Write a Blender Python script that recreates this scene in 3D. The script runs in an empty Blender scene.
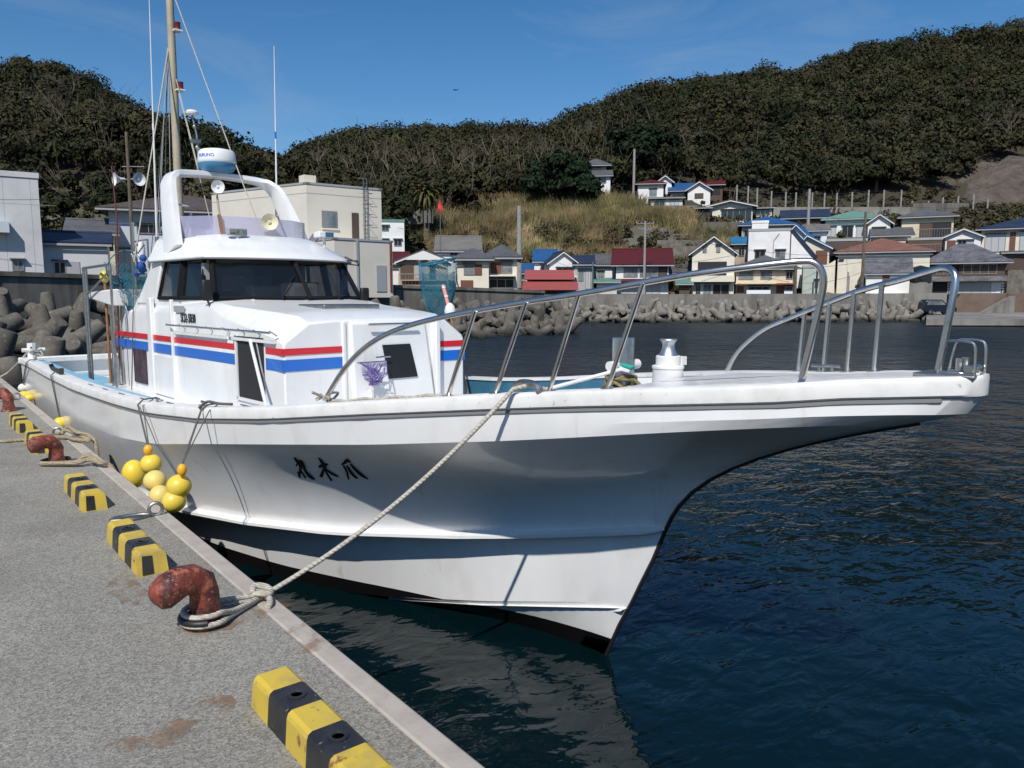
import bpy, bmesh, math, random
import numpy as np
from mathutils import Vector, Matrix
from mathutils.bvhtree import BVHTree
random.seed(7); rng = np.random.default_rng(7)
sc = bpy.context.scene
R = math.radians
# ------------------------------------------------------------------ camera
CAM = Vector((0, 0, 2.6)); FPX = 760.0
PITCH = math.atan(88/FPX); YAW = math.atan(612/FPX*math.cos(PITCH))
FW = Vector((math.sin(YAW)*math.cos(PITCH), math.cos(YAW)*math.cos(PITCH), -math.sin(PITCH)))
RT = Vector((math.cos(YAW), -math.sin(YAW), 0)); UP = RT.cross(FW)
FH = Vector((math.sin(YAW), math.cos(YAW), 0))
cd = bpy.data.cameras.new('camera'); cam = bpy.data.objects.new('camera', cd)
sc.collection.objects.link(cam); sc.camera = cam
cam.matrix_world = Matrix.Translation(CAM) @ Matrix((RT, UP, -FW)).transposed().to_4x4()
cd.sensor_width = 36; cd.lens = FPX/1024*36; cd.clip_start = .05; cd.clip_end = 5000
# ------------------------------------------------------------------ light
SUN_AZ, SUN_EL = R(50), R(47)
world = bpy.data.worlds.new('World'); sc.world = world; world.use_nodes = True
wn = world.node_tree; bg = wn.nodes['Background']
sky = wn.nodes.new('ShaderNodeTexSky'); sky.sky_type = 'NISHITA'; sky.sun_disc = False
sky.sun_elevation = SUN_EL; sky.sun_rotation = SUN_AZ + math.pi
sky.air_density = 1.0; sky.dust_density = 0.2; sky.ozone_density = 3.5; sky.altitude = 0
hsv = wn.nodes.new('ShaderNodeHueSaturation'); hsv.inputs['Saturation'].default_value = 1.28; wn.links.new(sky.outputs[0], hsv.inputs['Color']); tcw = wn.nodes.new('ShaderNodeTexCoord'); mpw = wn.nodes.new('ShaderNodeMapping'); mpw.inputs['Scale'].default_value = (1.2, 2.2, 7); mpw.inputs['Rotation'].default_value = (.12, .1, .5); wn.links.new(tcw.outputs['Generated'], mpw.inputs[0])
cir = wn.nodes.new('ShaderNodeTexNoise'); cir.inputs['Scale'].default_value = 1.6; cir.inputs['Detail'].default_value = 7; cir.inputs['Roughness'].default_value = .62; cir.inputs['Distortion'].default_value = .8; wn.links.new(mpw.outputs[0], cir.inputs['Vector'])
crm = wn.nodes.new('ShaderNodeMapRange'); crm.inputs[1].default_value = .48; crm.inputs[2].default_value = .82; crm.inputs[4].default_value = .30; wn.links.new(cir.outputs[0], crm.inputs[0])
cmx = wn.nodes.new('ShaderNodeMix'); cmx.data_type = 'RGBA'; wn.links.new(crm.outputs[0], cmx.inputs[0]); wn.links.new(hsv.outputs[0], cmx.inputs[6]); cmx.inputs[7].default_value = (4.2, 4.7, 5.4, 1); wn.links.new(cmx.outputs[2], bg.inputs[0]); bg.inputs[1].default_value = 0.117
sl = bpy.data.lights.new('sun', 'SUN'); sun = bpy.data.objects.new('sun', sl); sc.collection.objects.link(sun)
sl.energy = 5.0; sl.angle = R(.53); sl.color = (1, .955, .89)
L = Vector((math.sin(SUN_AZ)*math.cos(SUN_EL), math.cos(SUN_AZ)*math.cos(SUN_EL), -math.sin(SUN_EL)))
sun.rotation_euler = L.to_track_quat('-Z', 'Y').to_euler(); sun.location = (-30, -20, 40)
vs = sc.view_settings; vs.view_transform = 'Standard'; vs.look = 'None'; vs.gamma = 1; vs.exposure = -0.2
vs.use_curve_mapping = False
try:
    sc.cycles.max_bounces = 6; sc.cycles.transparent_max_bounces = 16; sc.cycles.caustics_reflective = False; sc.cycles.caustics_refractive = False
except Exception: pass
# ------------------------------------------------------------------ placing helpers
def ray(x, y): return FW*FPX + RT*(x-512) + UP*(384-y)
def at(x, y, D):                       # point seen at a pixel, D metres ahead
    r = ray(x, y); return CAM + r*(D/r.dot(FH))
def on_z(x, y, z):
    r = ray(x, y); return CAM + r*((z-CAM.z)/r.z)
def zpx(y, D): return at(512, y, D).z
def lat(x, D): return (x-512)*D/FPX    # metres to the right of the view axis
def loc(a, D, z=0): return Vector((0, 0, z)) + FH*D + RT*a
# ------------------------------------------------------------------ mesh builder
class MB:
    def __init__(s, T=None): s.v = []; s.f = []; s.m = []; s.T = T
    def add(s, vs, fs, mi=0):
        n = len(s.v)
        for p in vs: s.v.append(tuple(s.T(*p)) if s.T else tuple(p))
        for f in fs: s.f.append([n+i for i in f]); s.m.append(mi)
    def box(s, a, b, mi=0):
        x0, y0, z0 = a; x1, y1, z1 = b
        s.add([(x0,y0,z0),(x1,y0,z0),(x1,y1,z0),(x0,y1,z0),(x0,y0,z1),(x1,y0,z1),(x1,y1,z1),(x0,y1,z1)],
              [(0,3,2,1),(4,5,6,7),(0,1,5,4),(1,2,6,5),(2,3,7,6),(3,0,4,7)], mi)
    def hexa(s, p, mi=0): s.add(p, [(0,3,2,1),(4,5,6,7),(0,1,5,4),(1,2,6,5),(2,3,7,6),(3,0,4,7)], mi)
    def prism(s, pts, ext, mi=0):      # polygon pts (3d) pushed along ext
        n = len(pts); e = Vector(ext); q = [tuple(Vector(p)+e) for p in pts]
        s.add(list(pts)+q, [tuple(range(n))[::-1], tuple(range(n, 2*n))] + [(i, (i+1) % n, n+(i+1) % n, n+i) for i in range(n)], mi)
    def tube(s, pts, r, n=8, mi=0, caps=True, closed=False):
        P = [Vector(s.T(*p)) if s.T else Vector(p) for p in pts]; k = len(P)
        rr = r if isinstance(r, (list, tuple)) else [r]*k
        T0 = s.T; s.T = None; base = len(s.v); prev = None
        for i in range(k):
            if closed: t = P[(i+1) % k]-P[i-1]
            else: t = P[min(i+1, k-1)]-P[max(i-1, 0)]
            t = t.normalized() if t.length > 1e-9 else Vector((0, 0, 1))
            if prev is None:
                a = t.cross(Vector((0, 0, 1)))
                if a.length < .05: a = t.cross(Vector((1, 0, 0)))
            else: a = prev - t*prev.dot(t)
            a.normalize(); prev = a; b = t.cross(a)
            for j in range(n):
                g = 2*math.pi*j/n; s.v.append(tuple(P[i] + (a*math.cos(g)+b*math.sin(g))*rr[i]))
        for i in range(k if closed else k-1):
            i2 = (i+1) % k
            for j in range(n):
                s.f.append([base+i*n+j, base+i*n+(j+1) % n, base+i2*n+(j+1) % n, base+i2*n+j]); s.m.append(mi)
        if caps and not closed:
            s.f.append([base+j for j in range(n)][::-1]); s.m.append(mi)
            s.f.append([base+(k-1)*n+j for j in range(n)]); s.m.append(mi)
        s.T = T0
    def lathe(s, c, prof, n=20, axis=(0, 0, 1), mi=0):   # prof: (radius, height along axis)
        c = Vector(s.T(*c)) if s.T else Vector(c); ax = Vector(axis).normalized()
        a = ax.cross(Vector((0, 0, 1)));
        if a.length < .05: a = Vector((1, 0, 0))
        a.normalize(); b = ax.cross(a); base = len(s.v)
        for r, h in prof:
            for j in range(n):
                g = 2*math.pi*j/n; s.v.append(tuple(c + ax*h + (a*math.cos(g)+b*math.sin(g))*max(r, 1e-4)))
        for i in range(len(prof)-1):
            for j in range(n):
                s.f.append([base+i*n+j, base+i*n+(j+1) % n, base+(i+1)*n+(j+1) % n, base+(i+1)*n+j]); s.m.append(mi)
        s.f.append([base+j for j in range(n)][::-1]); s.m.append(mi)
        s.f.append([base+(len(prof)-1)*n+j for j in range(n)]); s.m.append(mi)
    def loft(s, rows, closed=False, caps=False, mi=0):
        n = len(rows[0]); V = [p for r in rows for p in r]; F = []
        for i in range(len(rows)-1):
            for j in range(n if closed else n-1):
                F.append((i*n+j, i*n+(j+1) % n, (i+1)*n+(j+1) % n, (i+1)*n+j))
        if caps: F.append(tuple(range(n))[::-1]); F.append(tuple((len(rows)-1)*n+j for j in range(n)))
        s.add(V, F, mi)
    def ball(s, c, r, n=14, sz=1.0, mi=0):
        s.lathe(c, [(r*math.sin(math.pi*i/n), -r*sz*math.cos(math.pi*i/n)) for i in range(n+1)], n=n+4, mi=mi)
    def build(s, name, mat, parent=None, smooth=35, bevel=0, origin=None, fix=True):
        me = bpy.data.meshes.new(name); o = bpy.data.objects.new(name, me); sc.collection.objects.link(o)
        A = np.array(s.v, dtype=float)
        if parent is not None: org = world_loc(parent)
        elif origin is not None: org = Vector(origin)
        else:
            lo, hi = A.min(0), A.max(0); org = Vector(((lo[0]+hi[0])/2, (lo[1]+hi[1])/2, lo[2]))
        me.from_pydata([tuple(p) for p in (A-np.array(org))], [], s.f); me.update()
        for mm in (mat if isinstance(mat, (list, tuple)) else [mat]): me.materials.append(mm)
        if max(s.m): me.polygons.foreach_set('material_index', s.m)
        if fix:
            bm = bmesh.new(); bm.from_mesh(me); bmesh.ops.recalc_face_normals(bm, faces=bm.faces); bm.to_mesh(me); bm.free()
        if smooth:
            me.shade_smooth(); me.set_sharp_from_angle(angle=R(smooth))
        if parent is not None: o.parent = parent
        else: o.location = org
        if bevel:
            md = o.modifiers.new('bevel', 'BEVEL'); md.width = bevel; md.segments = 2; md.limit_method = 'ANGLE'; md.angle_limit = R(40)
            md.harden_normals = False
        return o
def world_loc(o):
    p = Vector(o.location)
    while o.parent: o = o.parent; p += o.location
    return p
def tag(o, label=None, cat=None, group=None, kind=None):
    if label: o['label'] = label
    if cat: o['category'] = cat
    if group: o['group'] = group
    if kind: o['kind'] = kind
    return o
def thing(name, p, label, cat, group=None):
    o = bpy.data.objects.new(name, None); sc.collection.objects.link(o); o.location = p; o.empty_display_size = .3
    return tag(o, label, cat, group)
def interp(t, x): return float(np.interp(x, [a[0] for a in t], [a[1] for a in t]))
def smooth_pts(pts, n=6):              # Catmull-Rom
    P = [Vector(p) for p in pts]; out = []
    for i in range(len(P)-1):
        a = P[max(i-1, 0)]; b = P[i]; c = P[i+1]; d = P[min(i+2, len(P)-1)]
        for k in range(n):
            t = k/n; out.append(.5*((2*b)+(-a+c)*t+(2*a-5*b+4*c-d)*t*t+(-a+3*b-3*c+d)*t**3))
    out.append(P[-1]); return out
# ------------------------------------------------------------------ materials
def mat(name, col, rough=.6, metal=0, spec=.5, noise=None, bump=None, col2=None, scale=5, trans=0, alpha=1, emis=None, coat=0, detail=6, ramp=(.35, .65), wscale=None):
    m = bpy.data.materials.new(name); m.use_nodes = True; nt = m.node_tree; b = nt.nodes['Principled BSDF']
    b.inputs['Base Color'].default_value = (*col, 1); b.inputs['Roughness'].default_value = rough
    b.inputs['Metallic'].default_value = metal; b.inputs['Specular IOR Level'].default_value = spec
    b.inputs['Coat Weight'].default_value = coat; b.inputs['Alpha'].default_value = alpha
    if trans: b.inputs['Transmission Weight'].default_value = trans
    geo = nt.nodes.new('ShaderNodeNewGeometry')
    if col2 is not None:
        n = nt.nodes.new('ShaderNodeTexNoise'); n.inputs['Scale'].default_value = scale; n.inputs['Detail'].default_value = detail
        n.inputs['Roughness'].default_value = .6
        r = nt.nodes.new('ShaderNodeValToRGB'); r.color_ramp.elements[0].position = ramp[0]; r.color_ramp.elements[1].position = ramp[1]
        r.color_ramp.elements[0].color = (*col, 1); r.color_ramp.elements[1].color = (*col2, 1)
        nt.links.new(geo.outputs['Position'], n.inputs['Vector']); nt.links.new(n.outputs[0], r.inputs[0]); nt.links.new(r.outputs[0], b.inputs['Base Color'])
        m['ramp'] = r.name
    if bump:
        n2 = nt.nodes.new('ShaderNodeTexNoise'); n2.inputs['Scale'].default_value = bump[0]; n2.inputs['Detail'].default_value = 5
        bp = nt.nodes.new('ShaderNodeBump'); bp.inputs['Strength'].default_value = bump[1]; bp.inputs['Distance'].default_value = bump[2]
        nt.links.new(geo.outputs['Position'], n2.inputs['Vector']); nt.links.new(n2.outputs[0], bp.inputs['Height']); nt.links.new(bp.outputs[0], b.inputs['Normal'])
    return m
def N(m, t): return m.node_tree.nodes.new(t)
def LK(m, a, b): m.node_tree.links.new(a, b)
def mixc(m, fac, a, b, mode='MIX'):
    x = N(m, 'ShaderNodeMix'); x.data_type = 'RGBA'; x.blend_type = mode
    for inp, val in ((x.inputs[0], fac), (x.inputs[6], a), (x.inputs[7], b)):
        if isinstance(val, bpy.types.NodeSocket): LK(m, val, inp)
        elif isinstance(val, (int, float)): inp.default_value = val
        else: inp.default_value = (*val, 1)
    return x.outputs[2]
def noise_mask(m, scale, lo, hi, vec=None, detail=5, rough=.6, stretch=None):
    g = N(m, 'ShaderNodeNewGeometry'); n = N(m, 'ShaderNodeTexNoise'); n.inputs['Scale'].default_value = scale; n.inputs['Detail'].default_value = detail; n.inputs['Roughness'].default_value = rough
    v = g.outputs['Position']
    if stretch:
        mp = N(m, 'ShaderNodeMapping'); mp.inputs['Scale'].default_value = stretch; LK(m, v, mp.inputs[0]); v = mp.outputs[0]
    LK(m, v, n.inputs['Vector'])
    r = N(m, 'ShaderNodeMapRange'); r.inputs[1].default_value = lo; r.inputs[2].default_value = hi; LK(m, n.outputs[0], r.inputs[0]); return r.outputs[0]
def base_socket(m):
    b = m.node_tree.nodes['Principled BSDF']; i = b.inputs['Base Color']
    return i.links[0].from_socket if i.is_linked else tuple(i.default_value)[:3]
def layer(m, fac, col, mode='MIX'):
    o = mixc(m, fac, base_socket(m), col, mode); LK(m, o, m.node_tree.nodes['Principled BSDF'].inputs['Base Color']); return m
def pos_axis(m, axis):
    g = N(m, 'ShaderNodeNewGeometry'); s = N(m, 'ShaderNodeSeparateXYZ'); LK(m, g.outputs['Position'], s.inputs[0]); return s.outputs[axis]
M = {}
# gelcoat with antifouling paint under the boot-top line
h = mat('hull_gelcoat', (.80, .80, .79), .22, spec=.5, coat=.3); M['hull'] = h
layer(h, noise_mask(h, 1.4, .5, .9, stretch=(1, 1, .35)), (.66, .67, .66))
layer(h, noise_mask(h, 9, .62, .8, stretch=(1, 1, .12)), (.62, .58, .5)); layer(h, noise_mask(h, 3.5, .56, .85, stretch=(1, 1, .5)), (.68, .67, .62))
mr = N(h, 'ShaderNodeMath'); mr.operation = 'LESS_THAN'; mr.inputs[1].default_value = .14; LK(h, pos_axis(h, 2), mr.inputs[0]); layer(h, mr.outputs[0], (.008, .006, .006))
M['gel'] = mat('white_gelcoat', (.82, .82, .81), .28, coat=.2, col2=(.76, .76, .74), scale=2.5)
M['cap'] = mat('worn_white_cap', (.80, .79, .76), .4, col2=(.66, .65, .61), scale=6, ramp=(.45, .75))
M['seam'] = mat('grey_seam', (.22, .22, .22), .7)
M['keel'] = mat('black_stem_strip', (.015, .015, .017), .4)
M['deckblue'] = mat('pale_blue_deck', (.18, .42, .58), .6, col2=(.3, .52, .64), scale=4)
M['navy'] = mat('dark_blue_inner', (.03, .12, .19), .5, col2=(.05, .17, .25), scale=4)
M['red'] = mat('red_stripe', (.62, .015, .03), .3, coat=.2)
M['blue'] = mat('blue_stripe', (.01, .14, .56), .3, coat=.2)
M['glass'] = mat('dark_glass', (.012, .016, .018), .03, spec=.9, alpha=.5)
M['matt'] = mat('matt_black_frame', (.012, .012, .013), .9, spec=.15)
M['dark'] = mat('black_rubber', (.012, .012, .014), .5)
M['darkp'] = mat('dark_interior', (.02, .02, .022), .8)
M['steel'] = mat('stainless_steel', (.62, .61, .59), .28, 1, col2=(.45, .41, .35), scale=14, ramp=(.5, .8))
M['galv'] = mat('galvanised_steel', (.42, .43, .43), .42, 1, col2=(.32, .3, .27), scale=20)
M['alu'] = mat('cast_aluminium', (.6, .61, .62), .45, 1)
M['grey'] = mat('grey_plastic', (.35, .36, .37), .5)
M['mast'] = mat('tan_mast_paint', (.46, .40, .28), .45, col2=(.36, .32, .24), scale=6)
M['purple'] = mat('lilac_tinted_screen', (.46, .45, .62), .12, spec=.6, alpha=.45)
M['cream'] = mat('cream_plastic', (.72, .68, .46), .45)
M['bluecloth'] = mat('blue_cloth', (.02, .08, .32), .8)
M['radblue'] = mat('radome_blue', (.06, .24, .42), .4)
M['brown'] = mat('brown_strap', (.22, .12, .06), .7)
M['bamboo'] = mat('orange_brown_pole', (.34, .16, .07), .5, col2=(.2, .1, .05), scale=18)
M['pink'] = mat('faded_pink_pole', (.72, .30, .25), .5)
M['rope'] = mat('pale_rope', (.56, .52, .44), .9, col2=(.40, .37, .30), scale=40)
M['ropetan'] = mat('tan_rope', (.42, .35, .24), .9, col2=(.28, .23, .15), scale=50)
M['ropekhaki'] = mat('khaki_rope', (.30, .25, .12), .9, col2=(.18, .15, .08), scale=60)
M['ropedark'] = mat('dark_line', (.10, .10, .09), .9)
for k in ('rope', 'ropetan', 'ropekhaki'):
    m = M[k]; w = N(m, 'ShaderNodeTexWave'); w.inputs['Scale'].default_value = 22; w.inputs['Distortion'].default_value = 2; w.bands_direction = 'DIAGONAL'
    g = N(m, 'ShaderNodeNewGeometry'); LK(m, g.outputs['Position'], w.inputs[0]); bp = N(m, 'ShaderNodeBump'); bp.inputs['Distance'].default_value = .006; bp.inputs['Strength'].default_value = .8
    LK(m, w.outputs[1], bp.inputs['Height']); LK(m, bp.outputs[0], m.node_tree.nodes['Principled BSDF'].inputs['Normal'])
M['float'] = mat('yellow_float', (.82, .60, .03), .38, col2=(.74, .56, .10), scale=9)
M['floatpale'] = mat('pale_yellow_float', (.80, .62, .16), .45, col2=(.7, .56, .22), scale=9)
M['floator'] = mat('orange_float', (.85, .42, .02), .4)
M['rust'] = mat('rusty_red_bollard', (.25, .055, .032), .55, col2=(.15, .035, .022), scale=9, bump=(28, .8, .012), ramp=(.4, .62))
layer(M['rust'], noise_mask(M['rust'], 10, .5, .6), (.07, .022, .018)); layer(M['rust'], noise_mask(M['rust'], 16, .56, .64), (.38, .13, .07)); layer(M['rust'], noise_mask(M['rust'], 60, .62, .7), (.45, .25, .18))
M['turq'] = mat('turquoise_bristles', (.02, .42, .33), .7)
M['mirror'] = mat('mirror_face', (.6, .62, .64), .05, 1)
M['paper'] = mat('white_panel', (.75, .75, .76), .6)
# quay concrete : exposed aggregate
q = mat('quay_concrete', (.235, .222, .195), .85, col2=(.30, .287, .255), scale=1.1); M['quay'] = q
vor = N(q, 'ShaderNodeTexVoronoi'); vor.inputs['Scale'].default_value = 120; g = N(q, 'ShaderNodeNewGeometry'); LK(q, g.outputs['Position'], vor.inputs['Vector'])
hs = N(q, 'ShaderNodeSeparateColor'); LK(q, vor.outputs['Color'], hs.inputs[0]); rr = N(q, 'ShaderNodeValToRGB'); LK(q, hs.outputs[0], rr.inputs[0])
rr.color_ramp.elements[0].position = 0; rr.color_ramp.elements[0].color = (.55, .55, .55, 1); rr.color_ramp.elements[1].position = 1; rr.color_ramp.elements[1].color = (1.34, 1.33, 1.28, 1)
LK(q, mixc(q, .95, base_socket(q), rr.outputs[0], 'MULTIPLY'), q.node_tree.nodes['Principled BSDF'].inputs['Base Color'])
layer(q, noise_mask(q, 2.3, .60, .78), (.20, .165, .12)); layer(q, noise_mask(q, 38, .70, .73), (.5, .49, .45)); layer(q, noise_mask(q, .55, .55, .9), (.17, .165, .15))
bp = N(q, 'ShaderNodeBump'); bp.inputs['Strength'].default_value = .6; bp.inputs['Distance'].default_value = .004; LK(q, vor.outputs['Distance'], bp.inputs['Height']); LK(q, bp.outputs[0], q.node_tree.nodes['Principled BSDF'].inputs['Normal'])
M['kerb'] = mat('quay_edge_strip', (.44, .395, .34), .8, col2=(.33, .295, .255), scale=7, bump=(60, .4, .003), ramp=(.4, .75))
layer(M['kerb'], noise_mask(M['kerb'], 3.5, .63, .73), (.33, .2, .11))
M['quayface'] = mat('wet_quay_face', (.10, .095, .085), .6, col2=(.03, .035, .03), scale=2, bump=(8, .5, .03))
M['stain'] = mat('orange_rust_stain', (.34, .17, .07), .9, col2=(.22, .16, .11), scale=14)
nm = noise_mask(M['stain'], 9, .42, .62); mu = N(M['stain'], 'ShaderNodeMath'); mu.operation = 'MULTIPLY'; mu.inputs[1].default_value = .5; LK(M['stain'], nm, mu.inputs[0]); LK(M['stain'], mu.outputs[0], M['stain'].node_tree.nodes['Principled BSDF'].inputs['Alpha'])
M['yel'] = mat('yellow_paint', (.66, .47, .05), .45, col2=(.58, .42, .07), scale=6, bump=(30, .15, .003)); M['yel2'] = mat('fresh_yellow_end_paint', (.78, .58, .03), .4)
M['blk'] = mat('black_paint', (.013, .014, .017), .42, col2=(.03, .03, .032), scale=8)
layer(M['yel'], noise_mask(M['yel'], 11, .64, .69), (.26, .11, .03)); layer(M['blk'], noise_mask(M['blk'], 11, .66, .70), (.2, .08, .03))
for k_ in ('yel', 'blk'): layer(M[k_], noise_mask(M[k_], 38, .67, .69), (.16, .14, .11)); layer(M[k_], noise_mask(M[k_], 3, .5, .8), (.30, .24, .10) if k_ == 'yel' else (.05, .045, .04))
layer(M['gel'], noise_mask(M['gel'], 7, .56, .85, stretch=(1, 1, .12)), (.66, .64, .58)); layer(M['cap'], noise_mask(M['cap'], 24, .66, .72), (.5, .46, .40))
# water
w = mat('sea_water', (.001, .0075, .0095), .06, spec=.5); M['water'] = w; b = w.node_tree.nodes['Principled BSDF']; b.inputs['IOR'].default_value = 1.33
g = N(w, 'ShaderNodeNewGeometry'); prev = None
dd = N(w, 'ShaderNodeVectorMath'); dd.operation = 'DOT_PRODUCT'; LK(w, g.outputs['Position'], dd.inputs[0]); dd.inputs[1].default_value = FH[:]      # ruffled by the breeze away from the quay
rf_ = N(w, 'ShaderNodeMapRange'); rf_.inputs[1].default_value = 7; rf_.inputs[2].default_value = 45; rf_.inputs[3].default_value = .42; rf_.inputs[4].default_value = 3.0; LK(w, dd.outputs['Value'], rf_.inputs[0])
pt = noise_mask(w, .07, .35, .65, detail=2); pm = N(w, 'ShaderNodeMapRange'); pm.inputs[3].default_value = .7; pm.inputs[4].default_value = 1.25; LK(w, pt, pm.inputs[0])
for sc_, dist, strg, st in ((.8, .13, 1, (1, 1, 1)), (2.4, .06, 1, (1, 1.8, 1)), (7, .014, .9, (1, 1.5, 1)), (.2, .2, .8, (1, 1, 1))):
    mp = N(w, 'ShaderNodeMapping'); mp.inputs['Scale'].default_value = st; mp.inputs['Rotation'].default_value = (0, 0, R(35)); LK(w, g.outputs['Position'], mp.inputs[0])
    n = N(w, 'ShaderNodeTexNoise'); n.inputs['Scale'].default_value = sc_; n.inputs['Detail'].default_value = 2.5; n.inputs['Distortion'].default_value = .7; LK(w, mp.outputs[0], n.inputs['Vector'])
    bp = N(w, 'ShaderNodeBump'); bp.inputs['Strength'].default_value = strg; LK(w, n.outputs[0], bp.inputs['Height'])
    m1 = N(w, 'ShaderNodeMath'); m1.operation = 'MULTIPLY'; m1.inputs[1].default_value = dist; LK(w, rf_.outputs[0], m1.inputs[0]); m2 = N(w, 'ShaderNodeMath'); m2.operation = 'MULTIPLY'; LK(w, m1.outputs[0], m2.inputs[0]); LK(w, pm.outputs[0], m2.inputs[1]); LK(w, m2.outputs[0], bp.inputs['Distance'])
    if prev is not None: LK(w, prev, bp.inputs['Normal'])
    prev = bp.outputs[0]
LK(w, prev, b.inputs['Normal'])
rg = N(w, 'ShaderNodeMapRange'); rg.inputs[1].default_value = 6; rg.inputs[2].default_value = 40; rg.inputs[3].default_value = .04; rg.inputs[4].default_value = .3; LK(w, dd.outputs['Value'], rg.inputs[0]); LK(w, rg.outputs[0], b.inputs['Roughness'])
M['conc'] = mat('seawall_concrete', (.16, .15, .13), .9, col2=(.24, .23, .205), scale=.35, bump=(3, .3, .05)); c = M['conc']
layer(c, noise_mask(c, 1.3, .48, .75, stretch=(1, 1, .15)), (.09, .085, .075)); layer(c, noise_mask(c, .16, .5, .72), (.30, .29, .26))
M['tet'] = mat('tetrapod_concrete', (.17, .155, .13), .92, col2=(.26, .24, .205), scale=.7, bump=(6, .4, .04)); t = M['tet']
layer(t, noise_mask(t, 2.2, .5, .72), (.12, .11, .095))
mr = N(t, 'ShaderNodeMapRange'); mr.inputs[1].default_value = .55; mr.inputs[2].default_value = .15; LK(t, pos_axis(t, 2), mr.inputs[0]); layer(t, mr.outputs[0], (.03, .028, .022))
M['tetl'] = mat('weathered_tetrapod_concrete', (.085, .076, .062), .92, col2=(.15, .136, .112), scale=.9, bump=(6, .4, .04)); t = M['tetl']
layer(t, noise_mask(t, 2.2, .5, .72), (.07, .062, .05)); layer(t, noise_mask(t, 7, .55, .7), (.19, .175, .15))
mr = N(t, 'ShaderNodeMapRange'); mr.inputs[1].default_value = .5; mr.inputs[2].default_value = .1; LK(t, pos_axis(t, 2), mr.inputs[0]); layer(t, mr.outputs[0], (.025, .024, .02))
M['soil'] = mat('hill_soil', (.035, .03, .018), 1, col2=(.06, .055, .03), scale=.15)
M['town'] = mat('town_ground', (.14, .13, .11), .95, col2=(.1, .105, .06), scale=.2)
M['rock'] = mat('bare_brown_cliff', (.07, .052, .04), .95, col2=(.13, .108, .088), scale=.3, bump=(.9, 1, 1.2))
M['bark'] = mat('dark_bark', (.10, .075, .05), .9, col2=(.16, .13, .09), scale=3)
M['pale'] = mat('pale_bare_trunk', (.15, .12, .085), .85, col2=(.085, .07, .05), scale=2)
def leafmat(name, cols, s1=.12, s2=1.7, trans=.0):
    m = mat(name, cols[0], .75, spec=.15)
    g = N(m, 'ShaderNodeNewGeometry'); n = N(m, 'ShaderNodeTexNoise'); n.inputs['Scale'].default_value = s1; n.inputs['Detail'].default_value = 3; LK(m, g.outputs['Position'], n.inputs['Vector'])
    r = N(m, 'ShaderNodeValToRGB'); els = r.color_ramp.elements
    while len(els) < len(cols): els.new(.5)
    for i, cc in enumerate(cols): els[i].position = .3+.4*i/(len(cols)-1); els[i].color = (*cc, 1)
    LK(m, n.outputs[0], r.inputs[0]); n2 = N(m, 'ShaderNodeTexNoise'); n2.inputs['Scale'].default_value = s2; LK(m, g.outputs['Position'], n2.inputs['Vector'])
    r2 = N(m, 'ShaderNodeMapRange'); r2.inputs[1].default_value = .3; r2.inputs[2].default_value = .7; r2.inputs[3].default_value = .7; r2.inputs[4].default_value = 1.3; LK(m, n2.outputs[0], r2.inputs[0])
    vm = N(m, 'ShaderNodeVectorMath'); vm.operation = 'SCALE'; vo = N(m, 'ShaderNodeTexVoronoi'); vo.inputs['Scale'].default_value = s1*1.7; LK(m, g.outputs['Position'], vo.inputs['Vector'])
    hs2 = N(m, 'ShaderNodeHueSaturation'); sp2 = N(m, 'ShaderNodeSeparateColor'); LK(m, vo.outputs['Color'], sp2.inputs[0]); a1 = N(m, 'ShaderNodeMapRange'); a1.inputs[3].default_value = .49; a1.inputs[4].default_value = .53; LK(m, sp2.outputs[0], a1.inputs[0]); LK(m, a1.outputs[0], hs2.inputs['Hue'])
    a2 = N(m, 'ShaderNodeMapRange'); a2.inputs[3].default_value = .6; a2.inputs[4].default_value = 1.4; LK(m, sp2.outputs[1], a2.inputs[0]); LK(m, a2.outputs[0], hs2.inputs['Value']); LK(m, r.outputs[0], hs2.inputs['Color'])
    LK(m, hs2.outputs[0], vm.inputs[0]); LK(m, r2.outputs[0], vm.inputs['Scale'])
    LK(m, vm.outputs[0], m.node_tree.nodes['Principled BSDF'].inputs['Base Color']); return m
M['wood'] = leafmat('woodland_leaves', [(.016, .021, .007), (.028, .031, .012), (.042, .036, .017), (.024, .026, .010)])
M['evergreen'] = leafmat('evergreen_leaves', [(.010, .020, .008), (.02, .032, .012)])
M['brush'] = leafmat('low_brush_leaves', [(.03, .038, .014), (.07, .055, .028), (.045, .038, .022)], .3)
M['reed'] = leafmat('dry_reeds', [(.22, .155, .08), (.15, .11, .055), (.085, .075, .03), (.27, .20, .11)], .16, .9)
M['palm'] = leafmat('palm_fronds', [(.05, .06, .02), (.12, .09, .035)], .6)
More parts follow.
